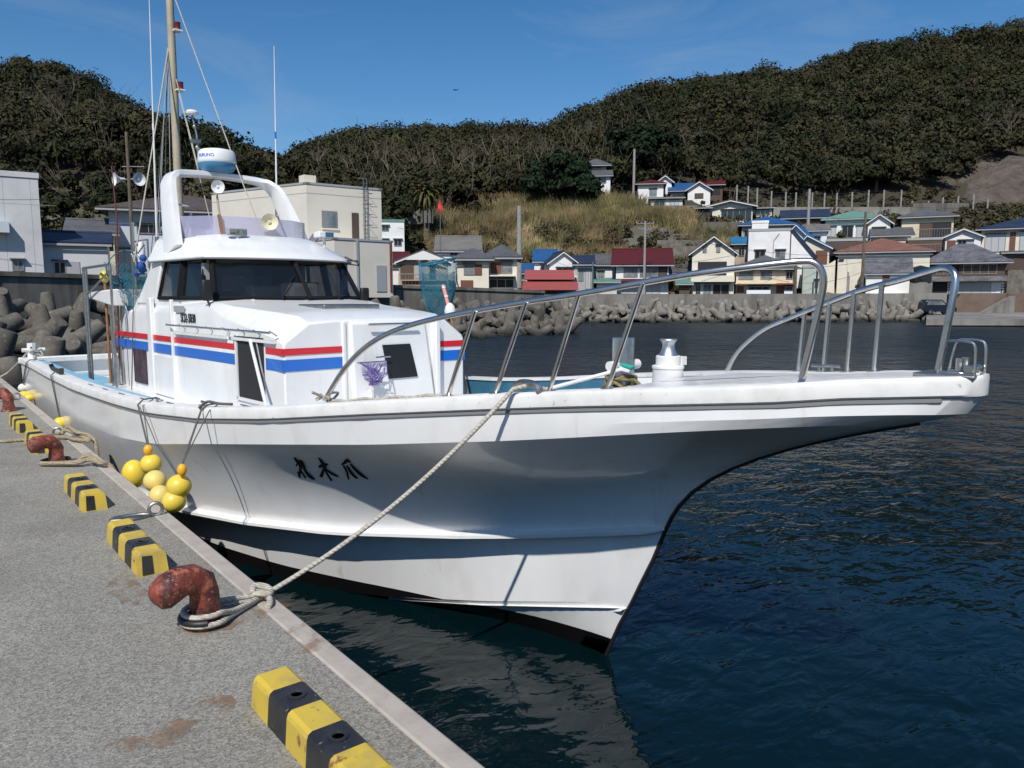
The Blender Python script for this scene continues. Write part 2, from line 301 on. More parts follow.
# house materials
def plaster(n, c, dirt=.8): return mat(n, c, .8, col2=tuple(x*dirt for x in c), scale=.7, ramp=(.45, .8))
P_white = plaster('white_plaster', (.78, .77, .74)); P_cream = plaster('cream_plaster', (.72, .67, .55)); P_beige = plaster('beige_plaster', (.52, .49, .42)); P_yel = plaster('yellow_cream_plaster', (.66, .58, .42))
P_grey = plaster('grey_siding', (.36, .36, .37)); P_lgrey = plaster('pale_grey_siding', (.56, .56, .56)); P_tan = plaster('tan_siding', (.42, .34, .25)); P_blue = plaster('pale_blue_plaster', (.50, .55, .60)); P_dark = plaster('dark_brown_wood', (.09, .06, .045)); P_stone = mat('stone_wall', (.2, .18, .15), .9, col2=(.1, .09, .075), scale=1.6)
def tiles(n, c, c2, ang=0, sc_=3.3):
    m = mat(n, c, .6, col2=c2, scale=.9); wv = N(m, 'ShaderNodeTexWave'); wv.inputs['Scale'].default_value = sc_; wv.inputs['Distortion'].default_value = .3; g = N(m, 'ShaderNodeNewGeometry')
    mp = N(m, 'ShaderNodeMapping'); mp.vector_type = 'POINT'; mp.inputs['Rotation'].default_value = (0, 0, YAW); LK(m, g.outputs['Position'], mp.inputs[0]); LK(m, mp.outputs[0], wv.inputs[0])
    bp = N(m, 'ShaderNodeBump'); bp.inputs['Distance'].default_value = .06; LK(m, wv.outputs[1], bp.inputs['Height']); LK(m, bp.outputs[0], m.node_tree.nodes['Principled BSDF'].inputs['Normal'])
    layer(m, noise_mask(m, 5, .5, .7), tuple(min(1, x*1.25) for x in c2)); return m
T_grey = tiles('grey_roof_tiles', (.115, .115, .12), (.17, .17, .175)); T_dark = tiles('dark_roof_tiles', (.045, .05, .06), (.07, .075, .085)); T_brown = tiles('brown_roof_tiles', (.10, .075, .06), (.15, .12, .10))
T_navy = tiles('navy_roof_tiles', (.02, .035, .07), (.035, .055, .11)); T_blue = tiles('blue_metal_roof', (.02, .11, .30), (.03, .14, .34)); T_sky = tiles('sky_blue_roof', (.02, .20, .42), (.04, .25, .46)); T_red = tiles('red_metal_roof', (.15, .016, .018), (.11, .018, .02))
T_terra = tiles('terracotta_roof_tiles', (.36, .17, .115), (.27, .12, .085)); T_green = tiles('green_copper_roof', (.16, .36, .28), (.20, .40, .32)); T_pale = tiles('pale_old_roof_sheets', (.30, .28, .24), (.22, .2, .18)); T_speck = tiles('speckled_grey_tiles', (.10, .10, .11), (.24, .24, .25))
M['win'] = mat('window_pane', (.10, .12, .13), .08, spec=.8, col2=(.28, .29, .29), scale=1.2); M['wind'] = mat('dark_window_pane', (.02, .022, .025), .08, spec=.8); M['frame'] = mat('aluminium_frame', (.35, .35, .34), .4, .6)
M['shut'] = mat('brown_shutter', (.15, .06, .035), .6); M['curtain'] = mat('pale_curtain_pane', (.45, .46, .46), .3, spec=.6); M['trimw'] = mat('white_trim', (.72, .72, .7), .6); M['rail'] = mat('railing_metal', (.25, .25, .25), .5, .5)
M['pole'] = mat('concrete_pole', (.33, .32, .3), .85, col2=(.25, .24, .22), scale=4); M['wire'] = mat('black_cable', (.03, .03, .03), .7); M['redpaint'] = mat('faded_red_sheet', (.30, .055, .055), .6, col2=(.25, .06, .055), scale=1.5); M['laundry'] = mat('white_laundry', (.75, .77, .82), .8)
def horn(c, d, s, name, m, parent):
    q_ = MB(); q_.lathe(c, [(.035*s, -.12*s), (.05*s, -.1*s), (.05*s, -.02*s), (.06*s, 0), (.1*s, .06*s), (.145*s, .1*s), (.15*s, .105*s), (.14*s, .1*s), (.08*s, .05*s), (.03*s, .03*s), (.035*s, .06*s), (.001, .07*s)], 20, axis=d); return q_.build(name, m, parent, smooth=50)
# ================================================================== WATER, QUAY, TERRAIN
m_ = MB(); m_.add([(-900, -900, 0), (900, -900, 0), (900, 900, 0), (-900, 900, 0)], [(0, 1, 2, 3)]); tag(m_.build('water', M['water'], smooth=0), kind='structure')
m_ = MB(); m_.add([(-1000, -1000, -6), (1000, -1000, -6), (1000, 1000, -6), (-1000, 1000, -6)], [(0, 1, 2, 3)]); tag(m_.build('seabed', M['soil'], smooth=0), kind='structure')
m_ = MB(); m_.add([(-40, -20, 1.0), (1.335, -20, 1.0), (1.335, 60, 1.0), (-40, 60, 1.0)], [(0, 1, 2, 3)]); m_.add([(1.36, -20, -5), (1.36, 60, -5), (1.36, 60, .98), (1.36, -20, .98)], [(0, 1, 2, 3)], 1)
tag(m_.build('quay_pavement', [M['quay'], M['quayface']], smooth=0), kind='structure')
m_ = MB(); m_.box((1.335, -20, .86), (1.445, 60, 1.006)); tag(m_.build('quay_edge', M['kerb'], bevel=.012), kind='structure')
RIDGE = [(-700, 110), (-300, 100), (-50, 96), (0, 94), (22, 91), (45, 88), (80, 93), (110, 113), (150, 142), (190, 188), (225, 212), (255, 214), (285, 200), (310, 172), (350, 157), (400, 151), (470, 147), (555, 149), (578, 128), (640, 108), (700, 96), (780, 91), (850, 68), (900, 56), (950, 50), (990, 42), (1024, 44), (1300, 36), (1900, 50)]
def ss(a, b, x): t = min(1, max(0, (x-a)/(b-a))); return t*t*(3-2*t)
def Dr(px): return 150+ (220-150)*ss(200, 330, px) + 30*ss(600, 900, px)
def terr(px, D):
    k = ss(215, 330, px)
    zr = zpx(interp(RIDGE, px), Dr(px))
    left = [(40, 2.2), (60, 3.0), (80, 7.0), (100, 19), (Dr(px), zr)]
    right = [(50, 2.2), (66, 2.6), (80, 2.72), (92, 2.9), (97, 6.4), (105, 11.0), (121, 16.2), (133, 19.5), (Dr(px), zr)]
    if px > 700: right = [(50, 2.2), (66, 2.6), (80, 2.72), (94, 2.85), (98, 6.6), (105, 10.0), (112, 12.4), (122, 15.5), (135, 18), (Dr(px), zr)]
    if D <= Dr(px): z = interp(left, D)*(1-k)+interp(right, D)*k
    else: z = zr-(D-Dr(px))*.25
    if D > 95: z += 1.1*math.sin(px*.031+D*.07)*math.sin(D*.09+px*.017)*ss(95, 125, D)*(1 if D < Dr(px) else .3)
    return z
def tp(px, D, dz=0): return loc(lat(px, D), D, terr(px, D)+dz)
cols = list(range(-800, 2001, 16)); Ds = [40, 50, 58, 64, 70, 76, 82, 88, 93, 98, 103, 108, 113, 118, 123, 130, 138, 148, 160, 172, 185, 198, 211, 224, 240, 262, 290, 340]
def wallD(px):                                   # sea-wall line (distance ahead) by bearing
    if px < 545: return 38+(62-38)*max(-1.0, px/545)
    return interp([(545, 80), (945, 84), (946, 88), (1400, 92)], px)
m_ = MB(); rows = []
for px in cols:
    d0 = wallD(px)+.6; rows.append([loc(lat(px, d0+(340-d0)*0 if D < d0 else D), d0 if D < d0 else D, terr(px, max(D, d0))) for D in [d0]+[max(D, d0+.01*i) for i, D in enumerate(Ds)]])
m_.loft(rows)
ter = m_.build('hillside_ground', M['town'], smooth=60, fix=False)
mm = M['town']; mr = N(mm, 'ShaderNodeMapRange'); mr.inputs[1].default_value = 9; mr.inputs[2].default_value = 17; LK(mm, pos_axis(mm, 2), mr.inputs[0]); layer(mm, mr.outputs[0], (.045, .038, .022)); tag(ter, kind='structure')
# ------------------------------------------------------------------ sea walls
def wall(name, pts, ztop, zbot, th, m, label, cat='wall', lip=.0):
    mb = MB()
    for (a, za), (b_, zb) in zip(zip(pts[:-1], ztop[:-1]), zip(pts[1:], ztop[1:])):
        d_ = (b_-a).normalized(); nn = Vector((-d_.y, d_.x, 0))*th
        if nn.dot(FH) < 0: nn = -nn
        p = [Vector((q.x, q.y, zbot)) for q in (a, b_)]+[Vector((q.x, q.y, zbot))+nn for q in (b_, a)]
        t = [Vector((a.x, a.y, za)), Vector((b_.x, b_.y, zb)), Vector((b_.x, b_.y, zb))+nn, Vector((a.x, a.y, za))+nn]; mb.hexa(p+t)
        if lip:
            o_ = -nn.normalized()*lip; p2 = [v+o_+Vector((0, 0, -.22)) if i < 2 else v+Vector((0, 0, -.22)) for i, v in enumerate(t)]; t2 = [v+o_+Vector((0, 0, .004)) if i < 2 else v+Vector((0, 0, .004)) for i, v in enumerate(t)]; mb.hexa(p2+t2)
    o = mb.build(name, m, smooth=0); tag(o, label, cat); return o
M['cdark'] = mat('old_dark_concrete', (.11, .105, .095), .9, col2=(.17, .16, .14), scale=.5, bump=(3, .3, .05)); layer(M['cdark'], noise_mask(M['cdark'], 1.5, .45, .7, stretch=(1, 1, .12)), (.065, .06, .052))
pts = [loc(lat(px, wallD(px)), wallD(px)) for px in (-500, -100, 0, 120, 240, 370, 460, 544)]
wall('sea_wall', pts, [4.6, 4.1, zpx(271, 38), zpx(275.5, 43.3), zpx(280, 48.6), zpx(284, 54.3), zpx(287, 58.3), zpx(290.5, 62)], -1, 1.0, M['cdark'], 'tall dark concrete sea wall behind the cabin, in front of the white block and beige building', lip=.12)
pts = [loc(lat(px, wallD(px)), wallD(px)) for px in (530, 545, 700, 850, 944)]
wall('sea_wall', pts, [zpx(294.5, 80), zpx(295, 80), zpx(294, 81.5), zpx(293.5, 83), zpx(293, 84)], -1, 1.0, M['conc'], 'long low concrete sea wall across the harbour below the red-roofed house')
pts = [loc(lat(px, 88), 88) for px in (925, 1005, 1400)]
wall('retaining_wall', pts, [zpx(293, 88)]*3, .2, .6, plaster('brown_stained_wall', (.17, .12, .09), .6), 'brown stained retaining wall behind the small parked car')
def atlat(px, D, z): return loc(lat(px, D), D, z)
m_ = MB(); m_.prism([atlat(978, 86.5, .4), atlat(1012, 86.5, .4), atlat(1012, 86.5, zpx(296, 86.5))], FH*1.2); tag(m_.build('concrete_ramp', M['conc'], smooth=0), 'sloping concrete ramp beside the brown wall right of the parked car', 'ramp')
m_ = MB(); m_.hexa([atlat(925, 66, -2), atlat(1500, 62, -2), atlat(1500, 90, -2), atlat(925, 90, -2), atlat(925, 66, .5), atlat(1500, 62, .5), atlat(1500, 90, .75), atlat(925, 90, .75)]); m_.hexa([atlat(925, 65.6, .1), atlat(1500, 61.6, .1), atlat(1500, 62.2, .1), atlat(925, 66.2, .1), atlat(925, 65.6, .62), atlat(1500, 61.6, .62), atlat(1500, 62.2, .62), atlat(925, 66.2, .62)])
tag(m_.build('far_quay', M['conc'], smooth=0), kind='structure')
# ------------------------------------------------------------------ tetrapods
def tetra_bm(seed):
    mb = MB(); ax = [Vector((0, 0, 1)), Vector((.943, 0, -.333)), Vector((-.471, .816, -.333)), Vector((-.471, -.816, -.333))]
    for a in ax: mb.lathe((0, 0, 0), [(.001, -.1), (.46, 0), (.40, .6), (.32, 1.28), (.28, 1.34), (0, 1.35)][1:], 14, axis=a)
    return mb
tpro = {}
def put_tet(key, m, p, s, rot, label, group):
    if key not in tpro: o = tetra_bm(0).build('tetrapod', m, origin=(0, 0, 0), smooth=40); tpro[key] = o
    else: o = tpro[key].copy(); sc.collection.objects.link(o)
    o.location = p; o.scale = (s, s, s); o.rotation_euler = rot; tag(o, label, 'tetrapod', group)
r_ = random.Random(11)
def rot(): return (r_.choice((0, math.pi))+r_.uniform(-.5, .5), r_.uniform(-.5, .5), r_.uniform(0, 6.28))
for row, (dd, zz) in enumerate(((5.6, -.1), (4.3, .25), (3.0, .9), (1.7, 1.25))):
    px = 505+row*5
    while px < 922:
        D = wallD(max(px, 545))-dd; 
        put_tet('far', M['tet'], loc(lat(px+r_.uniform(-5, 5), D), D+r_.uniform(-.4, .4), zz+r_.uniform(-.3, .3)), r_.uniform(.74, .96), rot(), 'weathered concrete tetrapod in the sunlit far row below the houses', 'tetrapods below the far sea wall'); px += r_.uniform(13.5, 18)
for row, (dd, zz) in enumerate(((13.0, -.3), (11, .1), (9, .6), (7, 1.1), (4.9, 1.6), (2.8, 1.9))):
    px = -130+row*9
    while px < 548:
        D = wallD(px)-dd*(1-.35*px/548); px += r_.uniform(1150, 1600)/D
        if 160 < px < 350: continue
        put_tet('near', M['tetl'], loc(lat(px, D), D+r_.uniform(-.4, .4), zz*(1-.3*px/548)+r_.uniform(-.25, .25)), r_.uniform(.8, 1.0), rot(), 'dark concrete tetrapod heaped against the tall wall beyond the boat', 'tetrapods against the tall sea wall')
# ------------------------------------------------------------------ vegetation
def leaf_cloud(name, centres, radii, n_per, size, m, squash=.75, label=None, kind='stuff', parent=None, flat=.3):
    """many small leaf-clump quads spread through crown volumes, as one mesh"""
    C = np.array(centres, float); Rr = np.array(radii, float); cnt = len(C)*n_per
    ci = np.repeat(np.arange(len(C)), n_per); d = rng.normal(size=(cnt, 3)); d /= np.linalg.norm(d, axis=1)[:, None]
    d[:, 2] = np.where(d[:, 2] < -.35, -d[:, 2], d[:, 2]); lob = 1+.22*np.sin(d[:, 0]*5+ci*1.7)*np.sin(d[:, 1]*5+ci)*1.2
    rad = (rng.random(cnt)**.45)*lob; p = C[ci]+d*(Rr[ci]*rad)[:, None]*np.array([1, 1, squash])
    a = rng.normal(size=(cnt, 3))*.8+d*0; a -= d*(a*d).sum(1)[:, None]*(1-flat); a /= np.linalg.norm(a, axis=1)[:, None]
    b = np.cross(a, d+rng.normal(size=(cnt, 3))*.45); b /= np.linalg.norm(b, axis=1)[:, None]
    s = size*(.6+.8*rng.random(cnt))[:, None]; q = np.stack([p-a*s-b*s*.6, p+a*s-b*s*.5, p+a*s*.8+b*s*.6, p-a*s*.7+b*s*.5], 1).reshape(-1, 3)
    return fastmesh(name, q, 4, m, label, kind, parent)
def fastmesh(name, q, k, m, label=None, kind=None, parent=None, mi=None):
    if parent is not None: org = np.array(world_loc(parent)); q = q-org
    me = bpy.data.meshes.new(name); nf = len(q)//k; me.vertices.add(len(q)); me.vertices.foreach_set('co', q.astype(np.float32).ravel())
    me.loops.add(len(q)); me.loops.foreach_set('vertex_index', np.arange(len(q), dtype=np.int32)); me.polygons.add(nf)
    me.polygons.foreach_set('loop_start', np.arange(0, len(q), k, dtype=np.int32)); me.polygons.foreach_set('loop_total', np.full(nf, k, dtype=np.int32)); me.update()
    for x in (m if isinstance(m, (list, tuple)) else [m]): me.materials.append(x)
    o = bpy.data.objects.new(name, me); sc.collection.objects.link(o)
    if parent is not None: o.parent = parent
    if kind: o['kind'] = kind
    if label: o['label'] = label
    return o
def inforest(px, D):
    if px < 300: return D > (84 if px < 200 else 92)
    b = interp([(300, 92), (390, 95), (430, 112), (520, 122), (600, 130), (700, 134), (760, 136), (940, 140), (960, 152), (1030, 156), (1100, 130)], px); return D > b
cent, rad_, br = [], [], []
for px0 in range(-420, 1500, 7):
    D = 78
    while D < Dr(px0)+14:
        px = px0+random.uniform(-10, 10); DD = D+random.uniform(-4, 4); step = 4.2+D*.010
        vis = -40 < px < 1064
        if inforest(px, DD) and random.random() < (5.5*3.1/(7*DD/760*step))**.0*min(1, 7*DD/760*step/(11.5 if vis else 40)):
            r = random.uniform(1.9, 3.6)*(1 if DD > 100 else .8); r *= 1.25 if DD > 180 else 1
            cent.append(tuple(tp(px, DD, r*.8+random.uniform(.3, 2.2)))); rad_.append(r)
        D += step
print('crowns', len(cent)); cent = np.array(cent); rad_ = np.array(rad_)
lefti = np.array([((Vector(c)-CAM).dot(RT)/(Vector(c)-CAM).dot(FH)*FPX+512) < 262 for c in cent])
leaf_cloud('left_hill_woodland', cent[lefti], rad_[lefti], 560, .21, M['wood'])
leaf_cloud('main_hill_woodland', cent[~lefti], rad_[~lefti], 330, .30, M['wood'])
# thin dark and pale stems showing between the crowns
def sticks(name, n, pick, m, hl, rr_, kind='stuff', lean=.35):
    T = []
    for i in range(n):
        px, D = pick(); p0 = np.array(tp(px, D, -.2)); h = random.uniform(*hl); d = np.array([random.gauss(0, lean), random.gauss(0, lean), 1.0]); p1 = p0+d*h*.55; d2 = d+np.array([random.gauss(0, .35), random.gauss(0, .35), 0]); p2 = p1+d2*h*.45
        segs = [(p0, p1, 1), (p1, p2, .6)]
        for _ in range(4): q0 = p0+(p1-p0)*random.uniform(.5, 1); segs.append((q0, q0+np.array([random.gauss(0, .6), random.gauss(0, .6), random.uniform(.5, 1)])*h*.33, .45))
        rt = np.array(RT)*random.uniform(*rr_); fh = np.array(FH)*np.linalg.norm(rt)
        for a, b_, k in segs:
            for ax in (rt, fh): T += [a-ax*k, a+ax*k, b_+ax*k*.4, b_-ax*k*.4]
    return fastmesh(name, np.array(T), 4, m, kind=kind)
def pk(a, b_, d0, d1):
    def f():
        while True:
            px = random.uniform(a, b_); D = random.uniform(d0, d1 if d1 else Dr(px))
            if inforest(px, D): return px, D
    return f
sticks('left_hill_bare_stems', 240, pk(-20, 200, 84, 140), M['pale'], (5, 8.5), (.04, .09)); sticks('main_hill_bare_stems', 420, pk(290, 1040, 110, 0), M['pale'], (5, 9), (.05, .10))
sticks('centre_bare_stems', 420, pk(340, 640, 112, 190), M['bark'], (6, 10), (.06, .12))
# lower brush on the left hill foot, brush and reeds in the middle
cl, rl_ = [], []
for i in range(520):
    px = random.uniform(-120, 300); D = random.uniform(62, 92); r = random.uniform(.7, 1.7); cl.append(tuple(tp(px, D, r*.4))); rl_.append(r)
leaf_cloud('left_hill_brush', cl, rl_, 110, .16, M['brush'])
cl, rl_ = [], []
for i in range(560):
    px = random.uniform(385, 745); D = random.uniform(90, 126)
    if px > 600 and D > 112 or (px > 690): continue
    r = random.uniform(.5, 1.5); cl.append(tuple(tp(px, D, r*.4))); rl_.append(r)
leaf_cloud('slope_brush', cl, rl_, 110, .18, M['brush'])
cl, rl_ = [], []
for i in range(560):
    px = random.uniform(690, 1060); D = random.uniform(124, 142) if i < 330 else random.uniform(108, 122); r = random.uniform(.4, 1.3); cl.append(tuple(tp(px, D, r*.3))); rl_.append(r)
leaf_cloud('upper_bank_brush', cl, rl_, 90, .2, M['brush'])
T = []
for i in range(64000):
    px = random.uniform(385, 735); D = random.uniform(89, 127)
    if px > 640 and D > 113 or px > 600 and D > 120 or px > 690 and D > 106: continue
    c_ = math.sin(px*.045+D*.13)+math.sin(px*.021-D*.21)
    if c_ < -1.1: continue
    h = random.uniform(1.0, 2.6)*(1.2 if D > 105 else .8); p0 = np.array(tp(px, D, -.1)); ln = np.array([random.gauss(.22, .3), random.gauss(.1, .25), 1.0])*h
    ax = np.array(RT)*random.uniform(.02, .055); T += [p0-ax, p0+ax, p0+ln*.7+ax*1.3, p0+ln]
    
fastmesh('reed_slope', np.array(T), 4, M['reed'], kind='stuff')
# individual trees: big evergreens, palm, pale dead trees
def tree(px, D, h, cr, label, n=420, m='evergreen', size=.3, group=None, name='evergreen_tree'):
    p = tp(px, D); t = thing(name, p, label, 'tree', group); q_ = MB()
    q_.tube([p, p+Vector((.1, 0, h*.5)), p+Vector((0, .1, h*.85))], [.28, .2, .08], 8)
    for k in range(6):
        a_ = k*1.05; q_.tube([p+Vector((0, 0, h*(.3+.07*k))), p+Vector((math.cos(a_)*cr*.6, math.sin(a_)*cr*.6, h*(.5+.07*k)))], [.1, .04], 5)
    q_.build('trunk', M['bark'], t); cc, rr2 = [], []
    for k in range(18):
        a_ = random.uniform(0, 6.28); f = random.random()**.5; cc.append(tuple(p+Vector((math.cos(a_)*cr*f*.8, math.sin(a_)*cr*f*.8, h*random.uniform(.35, .95-.25*f))))); rr2.append(random.uniform(.28, .48)*cr)
    leaf_cloud('crown', cc, rr2, n, size, M[m], parent=t, kind=None); return t
tree(556, 118, 9, 5.2, 'dark round evergreen tree above the dry reeds, left of the grey hill house'); tree(637, 138, 11, 6.5, 'large bright-edged evergreen tree behind the slim pole on the hill')
tree(574, 116, 5.5, 3.6, 'smaller dark evergreen at the right foot of the round evergreen'); tree(401, 96, 5, 3.0, 'bushy dark tree beside the small green-roofed building', m='wood')
tree(868, 143, 7, 4.5, 'evergreen tree standing above the rockfall fence', m='wood')
def palm(px, D, h):
    p = tp(px, D); t = thing('palm_tree', p, 'palm tree with drooping fronds between the beige building and the reed slope', 'palm tree'); q_ = MB(); q_.tube([p, p+Vector((0, 0, h*.5)), p+Vector((.05, 0, h))], [.45, .38, .42], 10); q_.build('trunk', M['bark'], t)
    T = []
    for k in range(64):
        a_ = k*2.399; el = math.radians(80-125*(k/64)); L_ = 2.7; d = np.array([math.cos(a_), math.sin(a_), 0]); prev = np.array(p)+np.array([0, 0, h])
        for s_ in range(7):
            e2 = el-s_*.22; nx = prev+(d*math.cos(e2)+np.array([0, 0, math.sin(e2)]))*L_/7; sd_ = np.array([-d[1], d[0], 0])*.26*(1-s_/9)
            T += [prev-sd_, prev, nx, nx-sd_*.9+np.array([0, 0, -.1])]; T += [prev, prev+sd_, nx+sd_*.9+np.array([0, 0, -.1]), nx]; prev = nx
    fastmesh('crown', np.array(T), 4, M['palm'], parent=t)
palm(428, 103, 6.4)
# dead pale trees
def bare_mesh(seed):
    rr0 = random.Random(seed); q_ = MB()
    def br_(p, d, L_, r, lv):
        e = p+d*L_; mid = p+d*L_*.5+Vector((rr0.gauss(0, .1), rr0.gauss(0, .1), 0))*L_*.4; q_.tube([p, mid, e], [r, r*.8, r*.55], 5)
        if lv > 0:
            for k in range(3): nd = (d+Vector((rr0.gauss(0, .5), rr0.gauss(0, .5), rr0.uniform(-.1, .4)))).normalized(); br_(p+d*L_*rr0.uniform(.55, 1), nd, L_*rr0.uniform(.5, .75), r*.5, lv-1)
    br_(Vector((0, 0, -.3)), Vector((rr0.gauss(0, .15), rr0.gauss(0, .15), 1)).normalized(), 4.0, .17, 3); return q_
protos = []
spots = [(988, 158), (975, 160), (1003, 156), (1012, 165), (968, 170), (995, 172), (940, 175), (1020, 160), (668, 142), (676, 150), (385, 120), (395, 130), (420, 135), (430, 128), (450, 140), (462, 135), (478, 128), (490, 145), (505, 135), (520, 150), (535, 140), (75, 105), (95, 108), (110, 104), (122, 112), (60, 112), (105, 118), (85, 122), (20, 100), (40, 96), (905, 160), (870, 165), (595, 165), (345, 130), (365, 135), (330, 128)]
for i, (px, D) in enumerate(spots):
    if i < 4: o = bare_mesh(i).build('bare_tree', M['pale'], origin=(0, 0, 0), smooth=60); protos.append(o)
    else: o = protos[i % 4].copy(); sc.collection.objects.link(o)
    o.location = tp(px, D, 1.5 if D > 120 else .4); o.rotation_euler = (0, 0, i*1.3); s_ = random.uniform(.9, 1.35); o.scale = (s_, s_, s_)
    lb, gp = ('leafless pale tree standing in the woods above the bare cliff', 'pale trees above the cliff') if px > 850 else ('leafless pale tree in the dark wood on the left hill', 'pale trees on the left hill') if px < 200 else ('leafless pale tree in the wood behind the central buildings', 'pale trees on the central hill')
    tag(o, lb, 'tree', gp)
# bare cliff at the right
m_ = MB(); rows = []
for px in range(935, 1200, 12):
    rows.append([tp(px, D, 1.6*ss(935, 985, px)*(1 if 0 < i < 6 else -.6)+random.uniform(-.8, .8)) for i, D in enumerate((132, 135, 139, 143, 147, 151, 156))])
m_.loft(rows); tag(m_.build('cliff', M['rock'], smooth=50, fix=False), kind='structure')

# unseen ridge added behind the camera, cutting horizon skylight on the hull
m_ = MB(); rows = []
for g_ in range(118, 322, 6):
    a_ = R(g_); dr = Vector((math.sin(a_), math.cos(a_), 0)); k_ = math.sin((g_-118)/204*math.pi)
    rows.append([dr*110+Vector((0, 0, -1)), dr*125+Vector((0, 0, 6*k_)), dr*160+Vector((0, 0, (24+5*math.sin(g_*.3))*k_)), dr*200+Vector((0, 0, (36+6*math.sin(g_*.17))*k_)), dr*260+Vector((0, 0, 20*k_))])
m_.loft(rows); tag(m_.build('unseen_shade_hills', M['soil'], smooth=60, fix=False), kind='structure')
# ================================================================== TOWN
def house(name, label, x0, x1, yb, ye, yr, D, dep, wm, rm, kind='hip', wins=(), rot=0, over=.45, cat='house', ridge=None, second=None, th=.12):
    """x0..x1 the front wall as sighted at D metres; yb/ye/yr its foot, eaves and ridge; wins: (fx0,fx1,fz0,fz1,type) as fractions of the front"""
    z0, z1, zr = zpx(yb, D), zpx(ye, D), zpx(yr, D); h = z1-z0; hr = zr-z1
    rot -= math.atan(((x0+x1)/2-512)/FPX)*.9; a = lat((x0+x1)/2, D); c, s = math.cos(rot), math.sin(rot)
    tL, tR = [((x-512)/FPX*D-a)/(c-(x-512)/FPX*s) for x in (x0, x1)]; w = tR-tL; tm = (tL+tR)/2; a += tm*c; D += tm*s
    fx, fy = RT*c+FH*s, FH*c-RT*s                     # front runs along fx, house goes back along fy
    org = loc(a, D, z0); T = lambda x, y, z: org+fx*x+fy*y+Vector((0, 0, z))
    t = thing(name, org, label, cat); X = w/2; low = -2.5
    q_ = MB(T); q_.box((-X, 0, low), (X, dep, h))
    if kind == 'gable_front': q_.prism([(-X, 0, h), (X, 0, h), (X*((ridge or .5)*2-1), 0, zr-z0-.02)], tuple(fy*(dep-.01))) if 0 else q_.add([(-X, 0.002, h), (X, 0.002, h), (X*((ridge or .5)*2-1), 0.002, h+hr*.97), (-X, dep-.002, h), (X, dep-.002, h), (X*((ridge or .5)*2-1), dep-.002, h+hr*.97)], [(0, 1, 2), (3, 5, 4), (0, 2, 5, 3), (1, 4, 5, 2)])
    if kind == 'gable_side': q_.add([(-X+.002, 0, h), (-X+.002, dep, h), (-X+.002, dep/2, h+hr*.97), (X-.002, 0, h), (X-.002, dep, h), (X-.002, dep/2, h+hr*.97)], [(0, 2, 1), (3, 4, 5), (0, 3, 5, 2), (1, 2, 5, 4)])
    wall_ = q_.build('wall', wm, t, smooth=0)
    q_ = MB(T); o = over
    def slab(p, mi=0):
        n = (Vector(p[1])-Vector(p[0])).cross(Vector(p[2])-Vector(p[0]));
        if n.z < 0: n = -n
        n = n.normalized()*th; k = len(p); tv = [tuple(Vector(v)+n) for v in p]
        q_.add(list(p)+tv, [tuple(range(k))[::-1], tuple(range(k, 2*k))]+[(i, (i+1) % k, k+(i+1) % k, k+i) for i in range(k)], mi)
    if kind == 'hip':
        rl0 = min(.95*X, max(0.1, X-dep/2*1.0)) if ridge is None else ridge*X; ym = dep/2; zb = h; e = [(-X-o, -o, zb), (X+o, -o, zb), (X+o, dep+o, zb), (-X-o, dep+o, zb)]; r0, r1 = (-rl0, ym, zb+hr), (rl0, ym, zb+hr)
        slab([e[0], e[1], r1, r0]); slab([e[2], e[3], r0, r1]); slab([e[1], e[2], r1]); slab([e[3], e[0], r0])
        q_.tube([r0, r1], .14, 6); [q_.tube([a_, b_], .11, 5) for a_, b_ in ((e[0], r0), (e[1], r1), (e[2], r1), (e[3], r0))]
    elif kind == 'gable_side':
        slab([(-X-o, -o, h-o*hr/(dep/2)), (X+o, -o, h-o*hr/(dep/2)), (X+o, dep/2, h+hr), (-X-o, dep/2, h+hr)]); slab([(X+o, dep+o, h-o*hr/(dep/2)), (-X-o, dep+o, h-o*hr/(dep/2)), (-X-o, dep/2, h+hr), (X+o, dep/2, h+hr)]); q_.tube([(-X-o, dep/2, h+hr+th), (X+o, dep/2, h+hr+th)], .12, 6)
    elif kind == 'gable_front':
        xr = X*((ridge or .5)*2-1); k1 = hr/(xr+X); k2 = hr/(X-xr)
        slab([(-X-o, -o, h-o*k1), (xr, -o, h+hr), (xr, dep+o, h+hr), (-X-o, dep+o, h-o*k1)]); slab([(xr, -o, h+hr), (X+o, -o, h-o*k2), (X+o, dep+o, h-o*k2), (xr, dep+o, h+hr)]); q_.tube([(xr, -o, h+hr+th), (xr, dep+o, h+hr+th)], .1, 6)
    elif kind == 'mono': slab([(-X-o, -o, h), (X+o, -o, h), (X+o, dep, h+hr), (-X-o, dep, h+hr)])
    elif kind == 'flat':
        q_.box((-X-.06, -.06, h), (X+.06, .2, h+.3)); q_.box((-X-.06, dep-.2, h), (X+.06, dep+.06, h+.3)); q_.box((-X-.06, .2, h), (-X+.2, dep-.2, h+.3)); q_.box((X-.2, .2, h), (X+.06, dep-.2, h+.3)); q_.box((-X+.2, .2, h), (X-.2, dep-.2, h+.05))
    rf = q_.build('roof', rm, t, smooth=0)
    if kind in ('hip', 'gable_side', 'mono'):
        q_ = MB(T); zz_ = h-(o*hr/(dep/2) if kind == 'gable_side' else 0); q_.box((-X-o, -o-.09, zz_-.12), (X+o, -o-.01, zz_+.0)); q_.build('gutter', M['grey'], rf, smooth=0)
